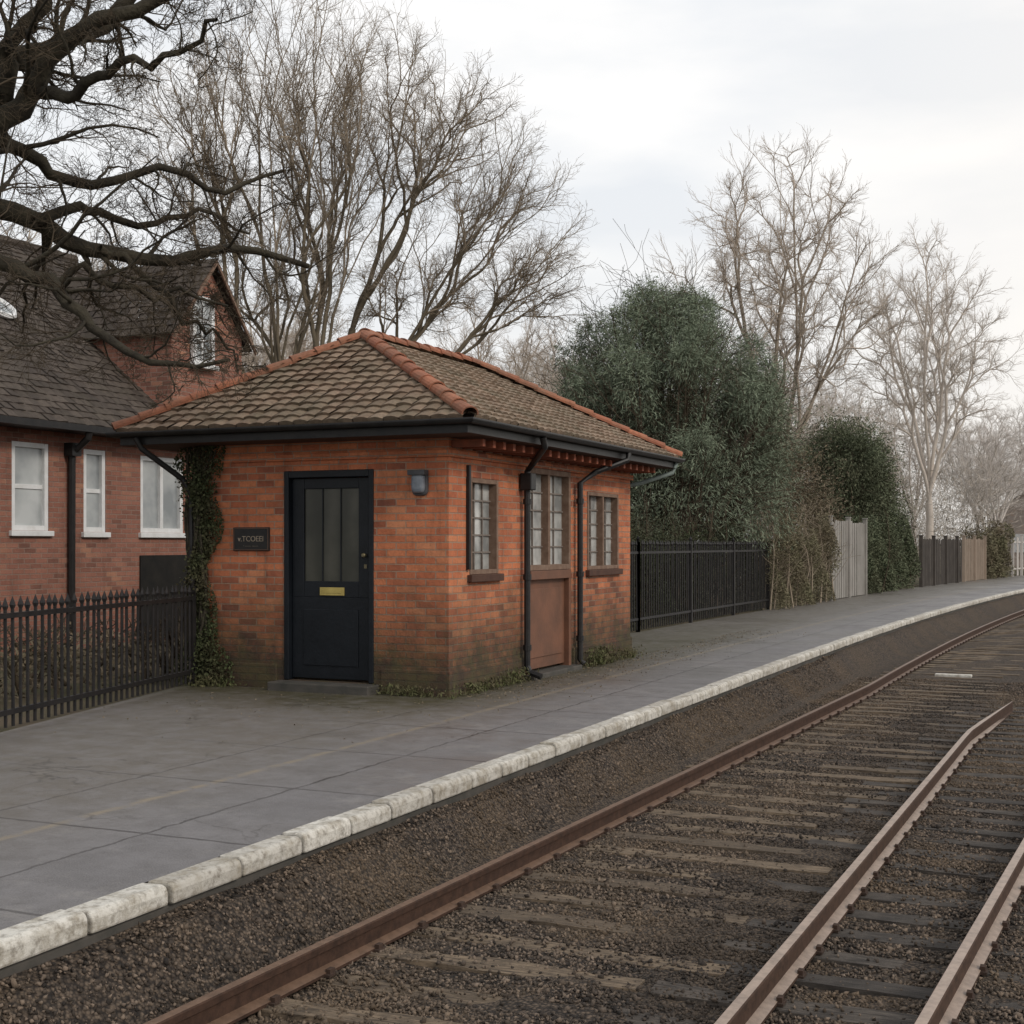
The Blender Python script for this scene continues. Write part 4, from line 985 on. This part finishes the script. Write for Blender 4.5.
def rounded(name, loc, H, W, ntips, bark, twig, label, fz=0.3, tip_r=0.012, twl=0.8, group=None, tw=((4, 0.7), (3, 0.6)), first=7):
    lb = [(0, 0, H*0.68, W*0.33, W*0.33, H*0.31), (W*0.2, W*0.05, H*0.60, W*0.28, W*0.27, H*0.26), (-W*0.22, -W*0.04, H*0.60, W*0.28, W*0.27, H*0.26), (W*0.02, W*0.2, H*0.62, W*0.26, W*0.26, H*0.28), (0, -W*0.2, H*0.62, W*0.26, W*0.26, H*0.28)]
    return crown_tree(name, loc, (0, 0, 0), (0.05, 0.03, H*fz), lb, ntips, bark, twig, label, group, tip_r=tip_r, expo=0.40, frac=(0.38, 0.55), wig=0.06, split_n=12, lift=0.7, tw=tw, first=first, twl=twl, twr=0.62, twa=0.5)
r1, tA, cA = rounded('bare_tree', (-11.3, 49.7, 0), 17.6, 9.8, 620, M['bark_hazed'], M['twig_hazed'], 'tall haze-tinted rounded bare tree rising over the hedge', fz=0.20, tip_r=0.0125, twl=1.0)
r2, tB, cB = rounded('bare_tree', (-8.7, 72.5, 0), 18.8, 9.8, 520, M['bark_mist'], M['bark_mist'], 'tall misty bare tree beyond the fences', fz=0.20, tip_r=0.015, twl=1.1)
rr = random.Random(21)
G = 'misty bare trees behind the fences'
spots = [(-14, 62, 0.62), (-19, 66, 0.7), (-24, 60, 0.7), (-30, 70, 0.75), (-16, 84, 0.72), (-12, 92, 0.7), (-4.0, 95, 0.72), (-0.5, 110, 0.8), (-22, 92, 0.8), (3.5, 128, 0.9), (-9.5, 110, 0.7), (-34, 86, 0.85), (-28, 44, 0.62), (-36, 54, 0.7),
         (-24, 36, 0.5), (-31, 34, 0.62), (-42, 44, 0.8), (-19.5, 42, 0.52), (-15.5, 37, 0.42), (-10.5, 60, 0.48), (-6.0, 82, 0.55), (-18, 48, 0.55), (-13, 44, 0.42), (-3, 102, 0.55), (-21, 31, 0.5), (-26, 28, 0.62), (-7, 88, 0.5), (-2.5, 92, 0.5), (-12, 70, 0.5)]
for (x, y, s) in spots:
    m = M['bark_haze'] if y > 78 else (M['bark_mist'] if y > 52 else M['twig_hazed'])  # painted haze tint grows with distance
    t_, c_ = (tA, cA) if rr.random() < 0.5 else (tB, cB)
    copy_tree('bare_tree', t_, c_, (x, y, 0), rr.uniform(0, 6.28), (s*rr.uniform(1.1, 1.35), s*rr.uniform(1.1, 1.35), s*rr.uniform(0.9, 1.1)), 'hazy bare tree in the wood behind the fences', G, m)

lob = []
for i in range(70):
    y = rr.uniform(66, 135); x = -8.5+c(y)-rr.uniform(0, 30)-2; h = rr.uniform(2.0, 6.5)
    lob.append((x, y, h*0.7, rr.uniform(2.5, 4.5), rr.uniform(2.5, 4.5), h))
for i in range(26):
    y = rr.uniform(36, 62); x = rr.uniform(-40, -17); h = rr.uniform(1.8, 4.5); lob.append((x, y, h*0.7, 2.5, 2.5, h))
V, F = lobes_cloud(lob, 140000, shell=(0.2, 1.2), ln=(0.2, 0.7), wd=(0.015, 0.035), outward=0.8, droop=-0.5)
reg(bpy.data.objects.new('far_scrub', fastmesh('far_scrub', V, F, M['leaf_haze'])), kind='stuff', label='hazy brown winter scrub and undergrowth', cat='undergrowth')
lob = []
for i in range(34):
    y = rr.uniform(20.5, 34); x = rr.uniform(-24, -11.5); h = rr.uniform(1.2, 3.2); lob.append((x, y, h*0.6, 1.4, 1.4, h))
V, F = lobes_cloud(lob, 70000, shell=(0.2, 1.1), ln=(0.08, 0.28), wd=(0.012, 0.03), outward=0.8, droop=-0.4)
reg(bpy.data.objects.new('garden_scrub', fastmesh('garden_scrub', V, F, M['leaf_brown'])), kind='stuff', label='brown winter undergrowth behind the station building', cat='undergrowth')

# ------------------------------------------------------------------ brick house
HX = -13.3; H0, H1 = 7.0, 18.9
Hs = empty('brick_house', (-17, 13, 0), label='red brown brick house with dark tiled roof and white windows', cat='house')
PH = lambda u, v, n: (HX+n, u, v)
PH2 = lambda u, v, n: (HX+n+0.088, u, v)
hw = [(13.50, 14.18, 1.63, 2.82), (14.86, 15.32, 1.62, 2.80), (16.08, 17.10, 1.62, 2.78), (9.5, 10.6, 1.63, 2.82), (11.6, 12.4, 1.63, 2.82)]
mb = MB(); ZH = 3.36; RZ = 6.6; gc, gw = 17.72, 0.92
wall_panel(mb, PH, H0, H1, -0.05, ZH, [w for w in hw], 0.1)
mb.quad((HX, H0, -0.05), (HX-8, H0, -0.05), (HX-8, H0, ZH), (HX, H0, ZH)); mb.quad((HX, H0, ZH), (HX-8, H0, ZH), (HX-4, H0, RZ-0.03))
mb.quad((HX-8, H0, -0.05), (HX-8, H1, -0.05), (HX-8, H1, ZH), (HX-8, H0, ZH)); mb.quad((HX, H1, -0.05), (HX-8, H1, -0.05), (HX-8, H1, ZH), (HX, H1, ZH)); mb.quad((HX, H1, ZH), (HX-8, H1, ZH), (HX-4, H1, RZ-0.03))
ga = 4.85; gt = 5.95
mb.quad(PH(gc-gw, ZH, 0.001), PH(gc+gw, ZH, 0.001), PH(gc+gw, ga, 0.001), PH(gc, gt, 0.001), PH(gc-gw, ga, 0.001))
mb.quad(PH(gc+gw, ZH, 0), PH(gc+gw, ZH, -4), PH(gc+gw, ga, -4), PH(gc+gw, ga, 0)); mb.quad(PH(gc-gw, ZH, 0), PH(gc-gw, ZH, -3), PH(gc-gw, ga, -3), PH(gc-gw, ga, 0))
mb.obj('wall', M['brick_house'], Hs, recalc=False)
for w in hw:
    one = w[1]-w[0] < 0.8
    window(Hs, PH, w, 1 if one else 2, 2 if one else 1, 1, M['white'], M['glass_house'], depth=0.04, fw=0.07, bar=0.03, sm=M['white'])
window(Hs, PH2, (17.25, 17.80, 4.32, 5.40), 1, 3, 2, M['white'], M['glass_house'], depth=0.04, fw=0.08, bar=0.018, sm=M['white'])
MB().pbox(PH, 16.05, 17.35, 0.0, 1.28, 0.002, 0.03).obj('cellar_door', M['dark'], Hs, bevel=0.005)
tv = []; tf = []
o_ = 0.35; k_ = (RZ-ZH)/4
ez = ZH-o_*k_+0.02
kw = dict(row=0.17, tw=0.18, prof_h=0.006, lip=0.022, jit=0.8, stag=0.5)
slope(Vector((HX+o_, H0-0.3, ez)), Vector((HX+o_, H1+0.2, ez)), Vector((HX-4, H0-0.3, RZ+0.02)), Vector((HX-4, H1+0.2, RZ+0.02)), seed=5, **kw)
ea = ga-0.15
slope(Vector((HX-3.3, gc-gw-0.14, ea)), Vector((HX+0.16, gc-gw-0.14, ea)), Vector((HX-3.3, gc, gt+0.07)), Vector((HX+0.16, gc, gt+0.07)), seed=7, **kw)
slope(Vector((HX+0.16, gc+gw+0.14, ea)), Vector((HX-3.3, gc+gw+0.14, ea)), Vector((HX+0.16, gc, gt+0.07)), Vector((HX-3.3, gc, gt+0.07)), seed=8, **kw)
mb = MB(); mb.v = tv; mb.f = tf
mb.quad((HX+o_, H0-0.3, ez-0.02), (HX+o_, H1+0.2, ez-0.02), (HX-4, H1+0.2, RZ), (HX-4, H0-0.3, RZ)); mb.quad((HX-8-o_, H0-0.3, ez), (HX-8-o_, H1+0.2, ez), (HX-4, H1+0.2, RZ), (HX-4, H0-0.3, RZ))
hr = mb.obj('roof', M['roof_house'], Hs)
mb = MB(); yy = H0-0.3
while yy < H1: mb.tube([(HX-4, yy, RZ+0.02), (HX-4, yy+0.38, RZ+0.03)], [0.10, 0.11], 8); yy += 0.4
mb.obj('ridge_tiles', M['roof_house'], hr)
mb = MB()
for sgn in (-1, 1):
    a = Vector((HX+0.165, gc+sgn*(gw+0.15), ea-0.01)); b = Vector((HX+0.165, gc, gt+0.06)); bi = len(mb.v)
    for p in (a, b): mb.v += [(p.x, p.y, p.z-0.07), (p.x+0.03, p.y, p.z-0.07), (p.x+0.03, p.y, p.z+0.0), (p.x, p.y, p.z+0.0)]
    for j in range(4): mb.f.append((bi+j, bi+(j+1) % 4, bi+4+(j+1) % 4, bi+4+j))
    mb.f.append((bi, bi+1, bi+2, bi+3))
mb.obj('barge_board', M['frame_brown'], hr)
mb = MB(); mb.box(HX+o_-0.02, HX+o_+0.09, H0-0.3, H1+0.2, ez-0.10, ez-0.01); mb.box(HX, HX+o_-0.021, H0-0.3, H1+0.2, ez-0.10, ez-0.07); mb.obj('gutter', M['black'], hr)
mb = MB(); mb.tube([(HX+0.38, 14.55, ez-0.08), (HX+0.36, 14.55, ez-0.18), (HX+0.07, 14.55, ez-0.40), (HX+0.06, 14.55, 0.0)], 0.05, 8); mb.box(HX+0.01, HX+0.16, 14.46, 14.64, ez-0.42, ez-0.24); mb.obj('downpipe', M['black'], Hs)
n_ = Vector(((RZ-ZH), 0, 4)).normalized(); upv = Vector((-4, 0, RZ-ZH)).normalized(); base = Vector((HX-1.95, 15.15, ZH+1.95*k_+0.02))
mb = MB(); ring = [base+Vector((0, 1, 0))*0.27*math.cos(q*math.pi/10)+upv*0.27*math.sin(q*math.pi/10)+n_*0.07 for q in range(21)]
mb.tube(ring, 0.045, 6, caps=False)
so = mb.obj('round_roof_light', M['white'], hr)
mb = MB(); mb.quad(*[base+Vector((0, 1, 0))*0.25*math.cos(q*math.pi/10)+upv*0.25*math.sin(q*math.pi/10)+n_*0.06 for q in range(20)]); mb.obj('pane', M['glass_house'], so)

def far_house(x, y, w, l, h, rh, label):
    e = empty('house', (x, y, 0), label=label, cat='house', group='distant houses')
    mb = MB(); mb.box(x-w/2, x+w/2, y-l/2, y+l/2, -0.03, h); mb.quad((x-w/2, y-l/2, h), (x+w/2, y-l/2, h), (x, y-l/2, h+rh)); mb.quad((x-w/2, y+l/2, h), (x+w/2, y+l/2, h), (x, y+l/2, h+rh)); mb.obj('wall', M['brick_far'], e, recalc=False)
    mb = MB(); mb.quad((x-w/2-0.3, y-l/2-0.3, h-0.2), (x-w/2-0.3, y+l/2+0.3, h-0.2), (x, y+l/2+0.3, h+rh+0.05), (x, y-l/2-0.3, h+rh+0.05)); mb.quad((x+w/2+0.3, y-l/2-0.3, h-0.2), (x+w/2+0.3, y+l/2+0.3, h-0.2), (x, y+l/2+0.3, h+rh+0.05), (x, y-l/2-0.3, h+rh+0.05))
    mb.obj('roof', M['roof_far'], e, recalc=False)
    for ux_ in (-w*0.25, w*0.25):
        for vz_ in (0.9,) + ((3.4,) if h > 4 else ()):
            MB().box(x+ux_-0.6, x+ux_+0.6, y-l/2-0.05, y-l/2-0.01, vz_, vz_+1.2).obj('window', M['white'], e)
    for uy in np.linspace(-l*0.35, l*0.35, 3):
        MB().box(x+w/2+0.01, x+w/2+0.05, y+uy-0.6, y+uy+0.6, 0.9, 2.1).obj('window', M['white'], e)
far_house(-3.6, 98, 7, 9, 3.6, 2.2, 'low hazy brick house beyond the end of the platform')
far_house(-2.0, 132, 8, 12, 4.6, 2.4, 'hazy brick house beyond the trees')

# ------------------------------------------------------------------ world, sun, camera
sd = Vector((0.80, -0.24, 0.55)).normalized()
el = math.asin(sd.z); az = math.atan2(sd.x, sd.y)
w = bpy.data.worlds.new('World'); scene.world = w; w.use_nodes = True
nt = w.node_tree; nt.nodes.clear()
def N_(t, **kw):
    n = nt.nodes.new(t)
    for k, v in kw.items(): setattr(n, k, v)
    return n
sky = N_('ShaderNodeTexSky'); sky.sky_type = 'NISHITA'; sky.sun_disc = False; sky.sun_elevation = el; sky.sun_rotation = az; sky.dust_density = 3; sky.air_density = 1.5
b1 = N_('ShaderNodeBackground'); b1.inputs[1].default_value = 0.10; nt.links.new(sky.outputs[0], b1.inputs[0])
tc = N_('ShaderNodeTexCoord'); mp = N_('ShaderNodeMapping'); mp.inputs['Scale'].default_value = (1.0, 1.0, 3.2); mp.inputs['Location'].default_value = (0.35, 0.1, 0.6)
nz = N_('ShaderNodeTexNoise'); nz.inputs['Scale'].default_value = 3.6; nz.inputs['Detail'].default_value = 6; nz.inputs['Roughness'].default_value = 0.5
rp = N_('ShaderNodeValToRGB'); rp.color_ramp.elements[0].position = 0.42; rp.color_ramp.elements[0].color = (0.80, 0.825, 0.86, 1); rp.color_ramp.elements[1].position = 0.66; rp.color_ramp.elements[1].color = (0.98, 0.97, 0.96, 1)
nt.links.new(tc.outputs['Generated'], mp.inputs[0]); nt.links.new(mp.outputs[0], nz.inputs[0]); nt.links.new(nz.outputs['Fac'], rp.inputs[0])
vd = N_('ShaderNodeVectorMath', operation='DOT_PRODUCT'); nt.links.new(tc.outputs['Generated'], vd.inputs[0]); g_ = Vector((0.30, 0.93, 0.12)).normalized(); vd.inputs[1].default_value = tuple(g_)
mg = N_('ShaderNodeMapRange', interpolation_type='SMOOTHSTEP'); mg.inputs[1].default_value = 0.80; mg.inputs[2].default_value = 1.0; mg.inputs[3].default_value = 0.0; mg.inputs[4].default_value = 0.5; nt.links.new(vd.outputs['Value'], mg.inputs[0])
sx = N_('ShaderNodeSeparateXYZ'); nt.links.new(tc.outputs['Generated'], sx.inputs[0])
mrn = N_('ShaderNodeMapRange', interpolation_type='SMOOTHSTEP'); mrn.inputs[1].default_value = 0.0; mrn.inputs[2].default_value = 0.30; mrn.inputs[3].default_value = 0.75; mrn.inputs[4].default_value = 0.0; nt.links.new(sx.outputs[2], mrn.inputs[0])
mc = N_('ShaderNodeMix', data_type='RGBA'); nt.links.new(mrn.outputs[0], mc.inputs[0]); nt.links.new(rp.outputs[0], mc.inputs[6]); mc.inputs[7].default_value = (0.90, 0.88, 0.855, 1)
mc2 = N_('ShaderNodeMix', data_type='RGBA'); nt.links.new(mg.outputs[0], mc2.inputs[0]); nt.links.new(mc.outputs[2], mc2.inputs[6]); mc2.inputs[7].default_value = (1.02, 0.95, 0.87, 1)
b2 = N_('ShaderNodeBackground'); b2.inputs[1].default_value = 1.10; nt.links.new(mc2.outputs[2], b2.inputs[0])
mx = N_('ShaderNodeMixShader'); mx.inputs[0].default_value = 0.93; nt.links.new(b1.outputs[0], mx.inputs[1]); nt.links.new(b2.outputs[0], mx.inputs[2])
ow = N_('ShaderNodeOutputWorld'); nt.links.new(mx.outputs[0], ow.inputs[0])
su = bpy.data.lights.new('sun', 'SUN'); su.energy = 1.5; su.angle = math.radians(12); su.color = (1.0, 0.92, 0.82)
so = bpy.data.objects.new('sun', su); so.rotation_euler = sd.to_track_quat('Z', 'Y').to_euler(); so.location = (20, -10, 30); COL.objects.link(so)
cam = bpy.data.cameras.new('camera'); cam.sensor_width = 36; cam.lens = 1340/1024*36; cam.shift_y = 0.03125; cam.clip_start = 0.05; cam.clip_end = 2000
co = bpy.data.objects.new('camera', cam); co.location = (0, 0, 1.45); co.rotation_euler = (math.pi/2, 0, YAW); COL.objects.link(co); scene.camera = co
for o in bpy.data.objects:
    if '_loc' in o: del o['_loc']
